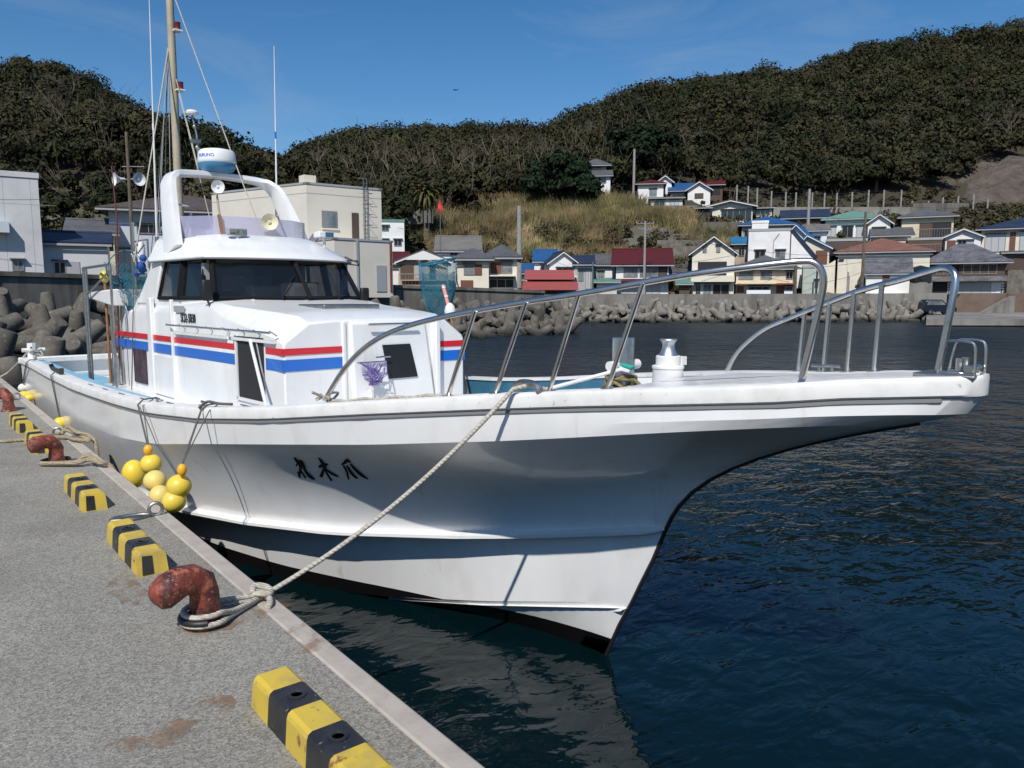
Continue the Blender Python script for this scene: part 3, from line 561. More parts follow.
    if kind == 'gable_front':
        q_ = MB(T); xr = X*((ridge or .5)*2-1)
        q_.hexa([(-X-o, -o-.05, h-o*hr/(xr+X)-.12), (xr, -o-.05, h+hr-.12), (xr, -o, h+hr-.12), (-X-o, -o, h-o*hr/(xr+X)-.12), (-X-o, -o-.05, h-o*hr/(xr+X)), (xr, -o-.05, h+hr), (xr, -o, h+hr), (-X-o, -o, h-o*hr/(xr+X))])
        q_.hexa([(xr, -o-.05, h+hr-.12), (X+o, -o-.05, h-o*hr/(X-xr)-.12), (X+o, -o, h-o*hr/(X-xr)-.12), (xr, -o, h+hr-.12), (xr, -o-.05, h+hr), (X+o, -o-.05, h-o*hr/(X-xr)), (X+o, -o, h-o*hr/(X-xr)), (xr, -o, h+hr)]); q_.build('bargeboard', M['trimw'], rf, smooth=0)
    for wdef in wins:
        a0, a1, b0, b1, ty = wdef[:5]; xa, xb, za, zb = -X+a0*w, -X+a1*w, b0*h, b1*h
        if ty in ('w', 'd', 'c'):
            f = MB(T); fr = .07; f.box((xa, -.06, za), (xa+fr, .02, zb)); f.box((xb-fr, -.06, za), (xb, .02, zb)); f.box((xa+fr, -.06, zb-fr), (xb-fr, .02, zb)); f.box((xa+fr, -.09, za), (xb-fr, .02, za+fr))
            nmull = max(1, int((xb-xa)/1.0)); 
            for k in range(1, nmull+1): xm = xa+(xb-xa)*k/(nmull+1); f.box((xm-.03, -.05, za+fr), (xm+.03, .02, zb-fr))
            fo = f.build('window', M['frame'], t, smooth=0); g_ = MB(T); g_.box((xa+fr, -.025, za+fr), (xb-fr, -.012, zb-fr)); g_.build('pane', {'w': M['win'], 'd': M['wind'], 'c': M['curtain']}[ty], fo, smooth=0)
            g_ = MB(T); g_.box((xa-.1, -.30, zb+.03), (xb+.1, -.0, zb+.09)); g_.build('window_hood', rm if kind != 'flat' else M['grey'], fo, smooth=0)
        elif ty == 's': f = MB(T); f.box((xa, -.09, za), (xb, -.0, zb)); f.build('shutter', M['shut'], t, smooth=0)
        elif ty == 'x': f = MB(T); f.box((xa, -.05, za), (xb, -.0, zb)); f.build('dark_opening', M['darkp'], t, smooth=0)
        elif ty == 'D': f = MB(T); f.box((xa, -.05, za), (xb, -.0, zb)); f.build('door', P_dark, t, smooth=0)
        elif ty == 'G': f = MB(T); f.box((xa, -.05, za), (xb, -.0, zb)); f.build('grey_door', M['grey'], t, smooth=0)
        elif ty == 'T': f = MB(T); f.box((xa, -.04, za), (xb, -.0, zb)); f.build('wall_panel', P_dark, t, smooth=0)
        elif ty == 'W': f = MB(T); f.box((xa, -.04, za), (xb, -.0, zb)); f.build('white_panel', M['trimw'], t, smooth=0)
        elif ty == 'B':      # balcony
            f = MB(T); f.box((xa, -.95, za), (xb, 0, za+.12)); bo = f.build('balcony', wm, t, smooth=0); f = MB(T); f.tube([(xa, -.93, zb), (xb, -.93, zb)], .035, 5)
            n_ = max(3, int((xb-xa)/.28))
            for k in range(n_+1): xx = xa+(xb-xa)*k/n_; f.tube([(xx, -.93, za+.1), (xx, -.93, zb)], .018, 4, caps=False)
            f.build('balustrade', M['rail'], bo, smooth=0)
        elif ty == 'S': f = MB(T); f.box((xa, -1.0, za), (xb, 0, zb)); f.build('solid_balcony', wm, t, smooth=0)
        elif ty == 'A':      # lean-to awning roof
            f = MB(T); f.hexa([(xa, -1.1, za), (xb, -1.1, za), (xb, 0, zb), (xa, 0, zb), (xa, -1.1, za+.1), (xb, -1.1, za+.1), (xb, 0, zb+.1), (xa, 0, zb+.1)]); f.build('lean_to_roof', rm, t, smooth=0)
        elif ty == 'L':
            f = MB(T); f.box((xa, -.5, za), (xb, -.48, zb)); tag(f.build('laundry_sheet', M['laundry'], smooth=0), 'white sheets drying on the balcony of the '+wdef[5], 'laundry')
        elif ty == 'R': f = MB(T); f.box((xa, -1.2, za), (xb, 0, zb)); f.build('red_awning', M['redpaint'], t, smooth=0)
    return t, T
# --- left cluster
t, T = house('warehouse', 'pale grey windowed block at the left edge above the sea wall', -130, 49, 273, 172, 162, 42, 11, P_lgrey, P_lgrey, 'flat', [(.81, .88, .03, .15, 'w')])
q_ = MB(T); q_.hexa([(3.1, -.9, 2.4), (4.1, -.9, 2.4), (4.1, 0, 2.4), (3.1, 0, 2.4), (2.2, -.9, 3.0), (4.1, -.9, 2.85), (4.1, 0, 3.0), (2.2, 0, 3.1)]) if 0 else q_.box((1.2, -.7, 2.25), (2.5, 0, 2.85)); q_.build('vent_hood', P_blue, t, smooth=0)
q_ = MB(T)
for xx in (-3, -.3, 2.3, 3.6): q_.box((xx, -.006, -1), (xx+.02, 0, 5.7))
q_.box((-4.8, -.006, 3.9), (4.8, 0, 3.92)); q_.build('panel_joint', M['grey'], t, smooth=0)
house('shed', 'low pale shed with a dark roof beside the grey block', 47, 113, 275, 243, 230, 46, 7, P_lgrey, T_navy, 'gable_side', [(.17, .36, 0.02, .42, 'd'), (.36, .56, .02, .42, 'G')], over=.25)
house('small_house', 'small yellowish house with worn grey roof behind the shed', 76, 120, 262, 232, 218, 58, 6, P_yel, T_grey, 'gable_side', over=.4)
house('large_house', 'pale blue house with a brown hipped roof behind the radar arch', 116, 258, 275, 212, 190, 62, 9, P_blue, T_brown, 'hip', [(.18, .42, .64, .80, 'd'), (.02, .16, .05, .4, 'c'), (.5, .75, .05, .4, 'd'), (.55, .65, .6, .8, 'w')], over=.8)
# beige building : two storeys high part with a lower annexe, corner towards us
def cornerblock(name, label, C0, C1, C2, ztop, zbot, m, parent=None):
    c = Vector(C0); r = Vector(C1)-c; l = Vector(C2)-c; c.z = zbot; r.z = 0; l.z = 0
    t = thing(name, c, label, 'building') if parent is None else parent
    q_ = MB(); up = Vector((0, 0, ztop-zbot)); q_.hexa([c, c+r, c+r+l, c+l, c+up, c+r+up, c+r+l+up, c+l+up]); q_.build('wall', m, t, smooth=0)
    q_ = MB(); u = Vector((0, 0, 1)); rn, ln = r.normalized(), l.normalized(); e = .05
    for (p, d, n_, L_) in ((c, rn, -ln, r.length), (c, ln, -rn, l.length), (c+l, rn, ln, r.length), (c+r, ln, rn, l.length)):
        a = p-d*e+n_*e+up; b_ = p+d*(L_+e)+n_*e+up; q_.hexa([a, b_, b_-n_*.3, a-n_*.3, a+u*.14, b_+u*.14, b_-n_*.3+u*.14, a-n_*.3+u*.14])
    q_.build('parapet', M['grey'], t, smooth=0)
    def onr(x, y, off=0): return c+rn*x-ln*off+Vector((0, 0, y))
    def onl(x, y, off=0): return c+ln*x-rn*off+Vector((0, 0, y))
    return t, onr, onl, r, l
P_bg = plaster('beige_render', (.68, .64, .55), .92)
D0, D1, D2 = 54, 57.3, 59.5
t, onr, onl, r, l = cornerblock('beige_building', 'flat-roofed beige building with a rooftop ladder, right of the wheelhouse', loc(lat(311, D0), D0), loc(lat(384, D1), D1), loc(lat(218, D2), D2), zpx(184, D0), 2.5, P_bg)
def wbox(f, x0, x1, y0, y1, m, name, par, th=.04, fr=None):
    q_ = MB(); q_.hexa([f(x0, y0, th), f(x1, y0, th), f(x1, y0, -.05), f(x0, y0, -.05), f(x0, y1, th), f(x1, y1, th), f(x1, y1, -.05), f(x0, y1, -.05)]); o = q_.build(name, m, par, smooth=0)
    return o
rw = r.length; zt_ = zpx(184, D0)-2.5
def xr(px): return (px-311)/73*rw
w_ = wbox(onr, xr(324.5), xr(339), zpx(229, 55.5)-2.5, zpx(212, 55.5)-2.5, M['frame'], 'window', t, .05); wbox(onr, xr(325.5), xr(331.3), zpx(228, 55.5)-2.5, zpx(213, 55.5)-2.5, M['win'], 'pane', w_, .056); wbox(onr, xr(332), xr(338), zpx(228, 55.5)-2.5, zpx(213, 55.5)-2.5, M['win'], 'pane', w_, .056); wbox(onr, xr(324), xr(340), zpx(230.5, 55.5)-2.5, zpx(229, 55.5)-2.5, P_bg, 'window_sill', w_, .12)
wbox(onr, xr(353.5), xr(360), zpx(241, 57.5)-2.5, zpx(215, 57.5)-2.5, P_dark, 'door', t, .05)
wbox(onr, 0, rw, zt_-.62, zt_-.58, M['grey'], 'wall_joint', t, .01); wbox(onl, 0, l.length, zt_-.62, zt_-.58, M['grey'], 'wall_joint', t, .01)
q_ = MB()
for xx in (364, 367.5): q_.tube([onr(xr(xx), zpx(241, 58)-2.5, .18), onr(xr(xx), zt_+.75, .18), onr(xr(xx)+.1, zt_+.8, -.3)], .03, 5)
for k in range(16): yy = zpx(241, 58)-2.5+.1+k*.3; q_.tube([onr(xr(364), yy, .18), onr(xr(367.5), yy, .18)], .018, 4)
for k in range(4): yy = zt_-2.6+k*.75; q_.tube([onr(xr(364)-.12, yy, .15), onr(xr(364)-.12, yy, .6), onr(xr(367.5)+.12, yy, .6), onr(xr(367.5)+.12, yy, .15)], .02, 4)
q_.build('rooftop_ladder', M['galv'], t, smooth=0)
q_ = MB(); c_ = onr(xr(331), zt_, -2.0); q_.box((c_.x-.45, c_.y-.45, c_.z), (c_.x+.45, c_.y+.45, c_.z+.85)); q_.build('roof_cupola', P_cream, t, smooth=0)
t2, onr2, onl2, r2, l2 = cornerblock('beige_annexe', 'lower beige annexe with a grey door in front of the flat-roofed beige building', loc(lat(337, 50.5), 50.5), loc(lat(394, 53.6), 53.6), loc(lat(290, 54.5), 54.5), zpx(240, 51), 2.5, P_bg)
def x2(px): return (px-337)/57*r2.length
wbox(onr2, x2(377), x2(387), .4, zpx(266, 54)-2.5, M['grey'], 'door', t2, .05); wbox(onr2, x2(357), x2(359), .4, zpx(241, 53)-2.5, M['grey'], 'drainpipe', t2, .1); wbox(onr2, x2(391), x2(392.4), .4, zpx(244, 55)-2.5, M['rust'], 'drainpipe', t2, .08); wbox(onr2, x2(341), x2(348), 0.2, zpx(262, 52)-2.5, M['darkp'], 'doorway', t2, .04)
# --- houses behind the tall wall and across the harbour, left to right
house('hill_house', 'small white building with green flat roof behind the beige building', 380, 406, 256, 222, 218, 88, 7, P_white, T_green, 'flat', [(.15, .42, .74, .9, 'd'), (.15, .4, .3, .5, 'd'), (.6, .9, .3, .5, 'd')])
house('red_roof_shed', 'low shed with a faded red roof just right of the beige annexe', 392, 407, 285, 262, 252, 76, 6, P_white, T_red, 'gable_side')
house('gabled_house', 'tan house with a pale blue gable front behind the teal net', 400, 449, 288, 261, 251, 66, 8, P_tan, T_grey, 'gable_front', [(.05, .95, .26, .30, 'S'), (.03, .3, .3, .85, 'T'), (.62, .74, .25, .9, 'x'), (.33, .6, .35, .85, 'G'), (0, .95, .06, .5, 'B')], over=.35)
q_ = MB(lambda x, y, z: loc(lat(424.5, 65.5), 65.5+y, 0)+RT*x+Vector((0, 0, z))); z_ = zpx(261, 66); q_.prism([(-2.0, -.03, z_+.08), (2.0, -.03, z_+.08), (0, -.03, z_+.72)], FH*.02); tag(q_.build('gable_screen', M['trimw'], smooth=0), 'white triangular panel in the gable of the tan house', 'panel')
house('grey_roof_house', 'white house with a long pale sheet roof behind the blue gable', 438, 480, 275, 250, 235, 76, 7, P_white, T_pale, 'gable_side', [(.3, .5, .75, .95, 'd'), (.6, .9, .75, .95, 'w')], over=.3)
house('shuttered_house', 'cream house with brown shutters and grey hipped roof, taller right wing', 486, 517, 290, 258, 243, 70, 8, P_cream, T_grey, 'hip', [(.16, .5, .52, .86, 's'), (.5, .85, .52, .86, 'w'), (.1, .9, .05, .35, 'd'), (.05, .95, .42, .46, 'S')], over=.5, ridge=.05)
house('shuttered_house', 'cream left wing with brown shutters beside the taller hipped wing', 458, 489, 290, 259.5, 247.5, 68.5, 6, P_cream, T_grey, 'hip', [(.2, .55, .5, .84, 'w'), (.55, .78, .5, .84, 's'), (.1, .5, .05, .32, 's')], over=.5, ridge=.1)
house('blue_roof_house', 'white house with a bright blue roof above the red sheds', 534, 556, 290, 261, 249, 91, 7, P_white, T_blue, 'gable_side', [(.3, .75, .55, .75, 'w')], over=.25)
house('navy_gable_house', 'white gabled house with a dark blue roof right of the bright blue roof', 549, 576, 290, 262, 252, 88, 11, P_white, T_navy, 'gable_front', [(.25, .9, .5, .8, 'd'), (.2, .95, .45, .5, 'S')], rot=.22, over=.35)
house('navy_gable_house', 'grey-sided lean house behind the navy gable house and slim grey pole', 574, 592, 292, 264, 255, 88, 8, P_grey, T_navy, 'gable_side', [(.2, .5, .4, .8, 'w'), (.6, .9, .1, .8, 'c')], over=.3)
house('small_blue_shed', 'little shed with blue roof squeezed between the shuttered and the bright blue house', 519, 534, 290, 272, 264, 92, 5, P_grey, T_blue, 'gable_side')
m_ = MB()
for (xa, xb, ya, yb_, D) in ((524, 574, 269.5, 279.5, 83), (522, 578, 281.5, 290, 82)):
    m_.hexa([atlat(xa, D, zpx(yb_, D)), atlat(xb, D, zpx(yb_, D)), atlat(xb, D+2.5, zpx(yb_, D)), atlat(xa, D+2.5, zpx(yb_, D)), atlat(xa+1, D+1.2, zpx(ya, D)), atlat(xb-1, D+1.2, zpx(ya, D)), atlat(xb-1, D+2.5, zpx(ya, D)), atlat(xa+1, D+2.5, zpx(ya, D))])
shed_ = thing('red_shed', loc(lat(550, 83), 83, 2.7), 'low shed with two tiers of faded red roof sheets on the sea wall', 'shed'); m_.build('roof', M['redpaint'], shed_, smooth=0)
m_ = MB(); m_.hexa([atlat(527, 84.6, 2), atlat(574, 84.6, 2), atlat(574, 86.5, 2), atlat(527, 86.5, 2), atlat(527, 84.6, zpx(271, 84.6)), atlat(574, 84.6, zpx(271, 84.6)), atlat(574, 86.5, zpx(271, 84.6)), atlat(527, 86.5, zpx(271, 84.6))]); m_.build('wall', P_cream, shed_, smooth=0)
house('red_roof_house', 'white two-storey house with a dark red roof and long window band', 615, 667, 296, 263, 248, 88, 7.5, P_white, T_red, 'gable_side', [(.14, .42, .58, .86, 'w'), (.45, .8, .58, .86, 'w'), (.80, .98, .5, .95, 'T'), (.12, .48, .02, .4, 'c'), (.52, .85, .02, .4, 'c'), (-.05, 1.05, .42, .50, 'A')], over=.6)
house('patterned_house', 'small grey house with a lattice panel left of the dark red roof', 592, 614, 296, 264, 254, 92, 7, P_grey, T_grey, 'gable_side', [(.2, .5, .5, .8, 'w'), (.55, .9, .5, .8, 'W')])
house('green_shed', 'low shed with a pale green lean-to roof left of the red-roofed house', 596, 616, 296, 282, 278, 87, 4, P_lgrey, T_green, 'mono')
house('grey_side_house', 'small grey-roofed house between the red-roofed and the cream gabled house', 668, 687, 296, 272, 262, 93, 7, P_grey, T_grey, 'gable_side', [(.1, .9, .1, .5, 'x')])
house('green_awning_stall', 'small dark stall with a green awning left of the cream gabled house', 678, 688, 296, 284, 279, 85, 3, P_dark, T_green, 'mono')
house('cream_gabled_house', 'tall cream house with a steep dark gable and recessed balcony', 690, 732, 296, 252, 236.5, 86, 10, P_cream, T_brown, 'gable_front', [(.24, .34, .99, 1.16, 'w'), (.56, .66, .99, 1.16, 'w'), (.14, .82, .42, .78, 'x'), (-.02, 1.0, .32, .46, 'S'), (.1, .22, .0, .28, 'd'), (.5, .9, .02, .28, 'd'), (.28, .48, .05, .28, 'w')], over=.4)
house('laundry_house', 'beige two-storey house with sheets drying under the railing', 734, 792, 296, 269, 254.5, 86, 8, P_yel, T_grey, 'hip', [(.04, .3, .62, .92, 'w'), (.42, .62, .62, .92, 'w'), (.85, .97, .62, .9, 'd'), (-.01, 1.0, .44, .48, 'S'), (.02, .14, .02, .36, 's'), (.22, .58, .02, .36, 'd'), (.70, .84, .02, .36, 's'), (.86, .97, .02, .36, 'd'), (.19, .6, .0, .22, 'L', 'beige house, wider group'), (.83, .98, .0, .22, 'L', 'beige house, small one'), (.69, 1.0, .42, .47, 'R')], over=.55)
tt, T = house('white_modern_house', 'white flat-topped modern house with a sloping blue side roof', 745, 786, 280, 231, 229, 93, 9, P_white, M['grey'], 'flat', [(.16, .42, .36, .62, 'd'), (.66, .9, .36, .62, 'w')])
q_ = MB(T); hh = zpx(231, 93)-zpx(280, 93); X = 41*93/FPX/2; q_.prism([(X-.3, -.05, hh+.1), (X+.3, -.05, hh+.1), (X+3.1, -.05, hh*.45), (X+2.4, -.05, hh*.45)], (0, 7, 0)); q_.build('sloping_side_roof', T_navy, tt, smooth=0)
q_ = MB(T); q_.prism([(X, 0, -1), (X, 0, hh), (X+2.5, 0, hh*.45), (X+2.5, 0, -1)], (0, 7, 0)); q_.build('side_wall', P_white, tt, smooth=0)
q_ = MB(T); q_.tube([(X*.2, -.08, hh*.35), (X*.2, -.08, hh*.8), (X*.45, -.08, hh*.95)], .05, 5); q_.build('drainpipe', M['grey'], tt)
house('white_tower_room', 'small white rooftop room with one window under the blue hipped roof', 748, 764, 240, 223, 222, 97, 4, P_white, P_white, 'flat', [(.5, .85, .2, .6, 'd')])
house('blue_hip_house', 'brownish house with a wide blue hipped roof above the white modern house', 738, 788, 250, 225, 214, 103, 8, P_tan, T_blue, 'hip', [(.05, .2, .3, .8, 'd')], over=.5)
house('blue_roof_annexe', 'little annexe with blue roof left of the white modern house', 731, 746, 262, 243, 237, 97, 5, P_tan, T_sky, 'gable_side', [(.3, .7, .3, .8, 'd')])
house('blue_gable_house', 'white house with a blue roof right behind the white modern house', 781, 803, 262, 236, 225, 99, 9, P_white, T_blue, 'gable_front', [(.5, .8, .3, .6, 'w')], rot=-.2)
house('sky_roof_house', 'cream house with a sky blue gable roof and brown shutters left of the factory', 793, 825, 292, 247, 235.5, 94, 9, P_cream, T_sky, 'gable_front', [(.1, .42, .62, .92, 's'), (.6, .95, .62, .92, 's')], ridge=.32, rot=-.12)
house('pale_green_hut', 'narrow pale green hut between the laundry house and the cream factory', 800, 820, 296, 268, 266, 86, 5, plaster('pale_green_board', (.42, .48, .42)), M['grey'], 'flat', [(.6, .8, .3, .6, 'd')])
fac, T = house('cream_factory', 'large cream building with a terracotta tiled roof and blank front wall', 834, 925, 296, 252, 236.5, 91, 10, P_cream, T_terra, 'hip', [(.30, .37, .0, .42, 'D'), (.22, .25, .1, .24, 'd'), (.02, .06, .8, .84, 'd')], over=.5)
hh = zpx(252, 91)-zpx(296, 91); X = 91*91/FPX/2*.95
q_ = MB(T); q_.prism([(-X, 0, -1), (-X-1.7, 0, -1), (-X-1.7, 0, hh*.62), (-X, 0, hh*.84)], (0, 7, 0)); q_.build('side_extension', P_cream, fac, smooth=0)
q_ = MB(T); q_.box((-X, -.12, hh-.45), (X, -.0, hh-.28)); q_.build('wall_band', M['trimw'], fac, smooth=0)
FACT = (T, X, hh, fac)
house('white_kura', 'small white storehouse with a grey tiled roof in front of the factory', 863, 906, 297, 272, 259, 86.5, 5, P_white, T_speck, 'gable_side', [(.38, .54, .62, .92, 's'), (.1, .9, -.02, .12, 'S')], over=.35)
q_ = MB(); c_ = atlat(916, 87, zpx(294, 87)); tk = thing('water_tank', c_, 'round dark water tank on a stand between storehouse and speckled-roof house', 'tank')
q_.lathe(c_+Vector((0, 0, 1.3)), [(1.1, 0), (1.2, .2), (1.2, 1.3), (.9, 1.7), (.2, 1.9), (0, 1.92)], 18); q_.build('tank_body', M['wind'], tk); q_ = MB(); q_.box((c_.x-1, c_.y-1, c_.z-.5), (c_.x+1, c_.y+1, c_.z+1.3)); q_.build('tank_stand', M['conc'], tk)
house('green_roof_house', 'white house with a pale green hipped roof above the factory', 820, 876, 240, 219, 208.5, 108, 9, P_white, T_green, 'hip', [(.02, .2, .1, .7, 'c'), (.3, .5, .05, .7, 'd'), (.55, .95, .1, .7, 'c')], over=.6)
house('white_gable_annexe', 'small white gabled wing at the right of the green roof', 862, 884, 240, 222, 214.5, 106, 6, P_white, T_grey, 'gable_front', [(.2, .8, .1, .7, 'd')])
house('dark_lower_house', 'dark wooden lower storey below the pale green roof', 822, 862, 258, 241, 239.5, 100, 5, P_dark, M['grey'], 'flat', [(.6, .8, .2, .6, 'w')])
house('yellow_balcony_house', 'yellow house with grey hipped roof and wooden balcony below the fence', 895, 946, 240, 217, 206.5, 104, 8, P_yel, T_grey, 'hip', [(.35, .6, .1, .75, 'T'), (.6, .96, .1, .75, 'x'), (.3, .98, .02, .45, 'B')], over=.6)
house('grey_annexe', 'low annexe with a plain grey roof left of the yellow balcony house', 868, 905, 250, 236, 222, 101, 7, P_yel, T_grey, 'mono', [(.1, .9, .0, .5, 'x')])
house('white_box_house', 'small white house with a shallow roof right of the factory roof', 939, 974, 252, 236, 229, 97, 6, P_white, T_pale, 'gable_front', [(.05, .3, .1, .75, 's'), (.35, .6, .1, .75, 'd'), (.6, .8, .1, .75, 'c')])
house('lean_platform', 'steel lean-to with washing between factory and white box house', 902, 936, 252, 240, 238, 96, 4, P_dark, P_grey, 'flat', [(.05, .95, -.05, .6, 'B')])
house('navy_roof_house', 'large cream house with a navy tiled roof at the right edge', 974, 1072, 262, 228, 214, 96, 10, P_cream, T_navy, 'hip', [(.04, .26, .32, .86, 'c'), (.30, .36, .3, .9, 's'), (.40, .8, .32, .9, 'c'), (.82, .9, .3, .8, 's'), (.27, .34, .02, .18, 'G'), (-.02, 1, .0, .10, 'A')], over=.7)
house('dark_timber_house', 'dark timber house under the navy-roofed house at the right edge', 999, 1070, 275, 252, 248, 92, 6, P_dark, T_grey, 'mono', [(.05, .2, .1, .8, 'D'), (.3, .5, .2, .8, 'w')])
hk, T = house('traditional_house', 'traditional house with a speckled grey hipped roof facing the harbour', 923, 1000, 296, 263, 242.5, 90, 9, P_white, T_speck, 'hip', ridge=.22, wins= [(0, 1, .42, .98, 'T'), (.36, .42, .66, .94, 'T'), (.12, .32, .66, .94, 'd'), (.47, .9, .66, .95, 'c'), (-.03, 1.03, .44, .58, 'A'), (0, .28, .02, .42, 'x'), (.35, .84, .06, .42, 'c'), (.9, 1.0, .05, .42, 'W'), (.28, .36, .05, .42, 'W')], over=.7)
hh = zpx(263, 90)-zpx(296, 90); X = 77*90/FPX/2*.96; 
for cx0 in (.95, .32):
    q_ = MB(T)
    for i in range(3):
        for j in range(4): x_ = -X+2*X*cx0+(i-1)*.22; z_ = hh*.08+j*.28; q_.add([(x_-.1, -.05, z_+.12), (x_, -.05, z_+.02), (x_+.1, -.05, z_+.12), (x_, -.05, z_+.24)], [(0, 1, 2, 3)])
    q_.build('lattice_pattern', M['wind'], hk, smooth=0)
wall('stone_wall', [atlat(1003, 88, 0), atlat(1028, 88, 0), atlat(1150, 88, 0)], [zpx(270, 88)]*3, 0, 2, P_stone, 'rough stone retaining wall under the dark timber house')
# --- houses higher up
house('grey_hill_house', 'grey two-tier roofed house alone on the hill beside the round evergreen', 584, 604, 182, 166, 155.5, 127, 7, P_lgrey, T_grey, 'hip', [(.2, .75, .35, .85, 'd')], over=.8)
house('grey_hill_house', 'lower grey-roofed porch in front of the lone hill house', 589, 608, 184, 175, 169, 124, 5, P_white, T_grey, 'gable_side', [(.2, .8, .1, .8, 'd')])
house('red_hill_house', 'white hill house with a small red roof and a long annexe', 635, 660, 206, 184, 177, 124, 7, P_white, T_red, 'hip', [(.45, .75, .45, .8, 'w'), (.02, .5, -.1, .12, 'x')], over=.5)
house('white_hill_annexe', 'long low white annexe in front of the red hill house', 648, 679, 208, 198, 193.5, 121, 5, P_cream, T_grey, 'mono', [(.1, .45, .2, .8, 'd'), (.6, .9, .2, .8, 'c')])
house('white_hill_box', 'little white house peeping over the red hill roof', 655, 668, 192, 181, 176, 130, 5, P_white, T_pale, 'gable_front')
house('blue_hill_house', 'white gabled hill house with a blue roof left of the red roof shed', 684, 706, 203, 189, 182, 124, 8, P_white, T_grey, 'gable_front', [(.3, .7, .3, .7, 'T')])
house('blue_hill_roof', 'blue tiled roof wing between the red hill house and white gabled hill house', 667, 690, 203, 190, 181.5, 128, 7, P_grey, T_blue, 'gable_side', [(.1, .9, .0, .6, 'x')])
house('red_hill_shed', 'dark shed with a rusty red roof at the forest edge', 695, 718, 196, 184, 178, 134, 5, P_dark, T_red, 'gable_side', [(.1, .9, .1, .8, 'x')])
house('wide_hill_house', 'wide cream hill house with a brown roof and a dark garage', 704, 748, 226, 206, 201, 115, 8, P_cream, T_brown, 'gable_front', [(.3, .98, .28, .82, 'd'), (.4, .6, -.35, .1, 'c')], over=.7)
house('yellow_hill_wing', 'yellow wing on the right of the wide cream hill house', 747, 767, 218, 208, 205, 117, 6, P_yel, T_brown, 'mono', [(.2, .9, .3, .8, 'd')])
house('garage', 'dark open garage at the left of the wide cream hill house', 693, 706, 222, 208, 205, 114, 5, P_dark, T_brown, 'mono', [(.1, .9, 0, .9, 'x')])
house('navy_long_roof', 'low building with a long navy roof below the rockfall fence', 778, 822, 226, 217, 209, 114, 6, P_dark, T_navy, 'gable_side')
house('white_side_house', 'white house between the blue gable roof and the green hipped roof', 801, 822, 246, 230, 224, 103, 6, P_white, T_pale, 'gable_side', [(.4, .7, .3, .6, 'd')])
house('far_white_house', 'tiny white house on the far ridge seen through the radar arch', 264, 284, 176, 169, 168, 190, 6, P_white, P_white, 'flat', [(.2, .4, .2, .6, 'd'), (.6, .8, .2, .6, 'd')])
def rwall(xa, xb, y0, y1, D, m, label):
    wall('retaining_wall', [atlat(xa, D, 0), atlat(xb, D, 0)], [zpx(y0, D)]*2, zpx(y1, D)-2, .5, m, label)
rwall(637, 694, 205.5, 213, 119.5, M['conc'], 'grey retaining wall under the red hill house')
rwall(768, 905, 207, 216, 121, M['conc'], 'long grey retaining wall under the rockfall fence')
rwall(905, 960, 203, 216, 123, M['cdark'], 'dark retaining wall behind the yellow balcony house')
rwall(700, 735, 222, 236, 108, M['cdark'], 'dark retaining wall below the garage and cream hill house')
for k, (a_, b_, y) in enumerate(((640, 700, 228), (648, 700, 234), (655, 700, 240), (660, 698, 246))):
    rwall(a_, b_, y, y+3, 106-3*k, P_stone, ('topmost', 'second', 'third', 'lowest')[k]+' stone terrace wall left of the cream gabled house')
# temple stones near palm
q_ = MB()
for k in range(14): p = atlat(407+k*2.0, 103+random.uniform(-1, 1), zpx(216, 103)); q_.box((p.x-.14, p.y-.14, p.z-1.0), (p.x+.14, p.y+.14, p.z+random.uniform(.3, 1.5)))
tag(q_.build('gravestones', M['conc'], smooth=0), 'cluster of pale gravestones beside the palm tree', 'gravestones')
# rockfall fence : posts with mesh
fp = [(732, 185), (743, 186), (752, 188), (766, 191), (780, 192), (790, 192.5), (806, 193), (818, 193), (830, 193), (845, 192), (861, 190), (876, 190), (893, 190), (904, 201), (920, 201), (934, 197), (949, 196), (964, 194), (978, 199), (990, 212), (1004, 210), (1014, 210)]
ff = thing('rockfall_fence', atlat(860, 124, zpx(207, 124)), 'tall rockfall fence of pale posts and netting above the houses', 'fence')
for x_, y_ in fp:
    D = 124; b_ = atlat(x_, D, zpx(y_+20, D)); q_ = MB(); q_.tube([b_, atlat(x_, D, zpx(y_, D))], .13, 6); q_.build('fence_post', M['pole'], ff)
q_ = MB()
for a_, b_ in zip(fp[:-1], fp[1:]):
    for k in range(6):
        q_.tube([atlat(a_[0], 124, zpx(a_[1]+1+k*2.6, 124)), atlat(b_[0], 124, zpx(b_[1]+1+k*2.6, 124))], .018, 3, caps=False)
q_.build('fence_wire', M['galv'], ff, smooth=0)
# utility poles
def pole(x, yt, yb, D, r, label, arms=(), m=None):
    b_ = atlat(x, D, zpx(yb, D)); tpz = atlat(x, D, zpx(yt, D)); t = thing('utility_pole', b_, label, 'pole', None); q_ = MB(); q_.tube([b_, tpz], [r*1.15, r*.8], 10); q_.build('shaft', m or M['pole'], t)
    for (dz, L_) in arms:
        q_ = MB(); c_ = tpz-Vector((0, 0, dz)); q_.tube([c_-RT*L_, c_+RT*L_], .05, 5)
        for s_ in (-1, -.5, .5, 1): q_.lathe(c_+RT*L_*s_, [(.05, 0), (.06, .1), (.04, .16), (.0, .2)], 8)
        q_.build('cross_arm', M['galv'], t)
    return t, tpz
sp_, tz = pole(138, 132, 278, 44, .10, 'old wooden pole with two white loudspeakers, left of the radar arch', m=M['bark'])
for k, (dx, dirv) in enumerate(((-.55, -RT*.7-FH*.7), (.45, RT*.6-FH*.4))): horn(tz+RT*dx+Vector((0, 0, -2.6)), tuple(dirv), 2.5, 'loudspeaker', M['gel'], sp_)
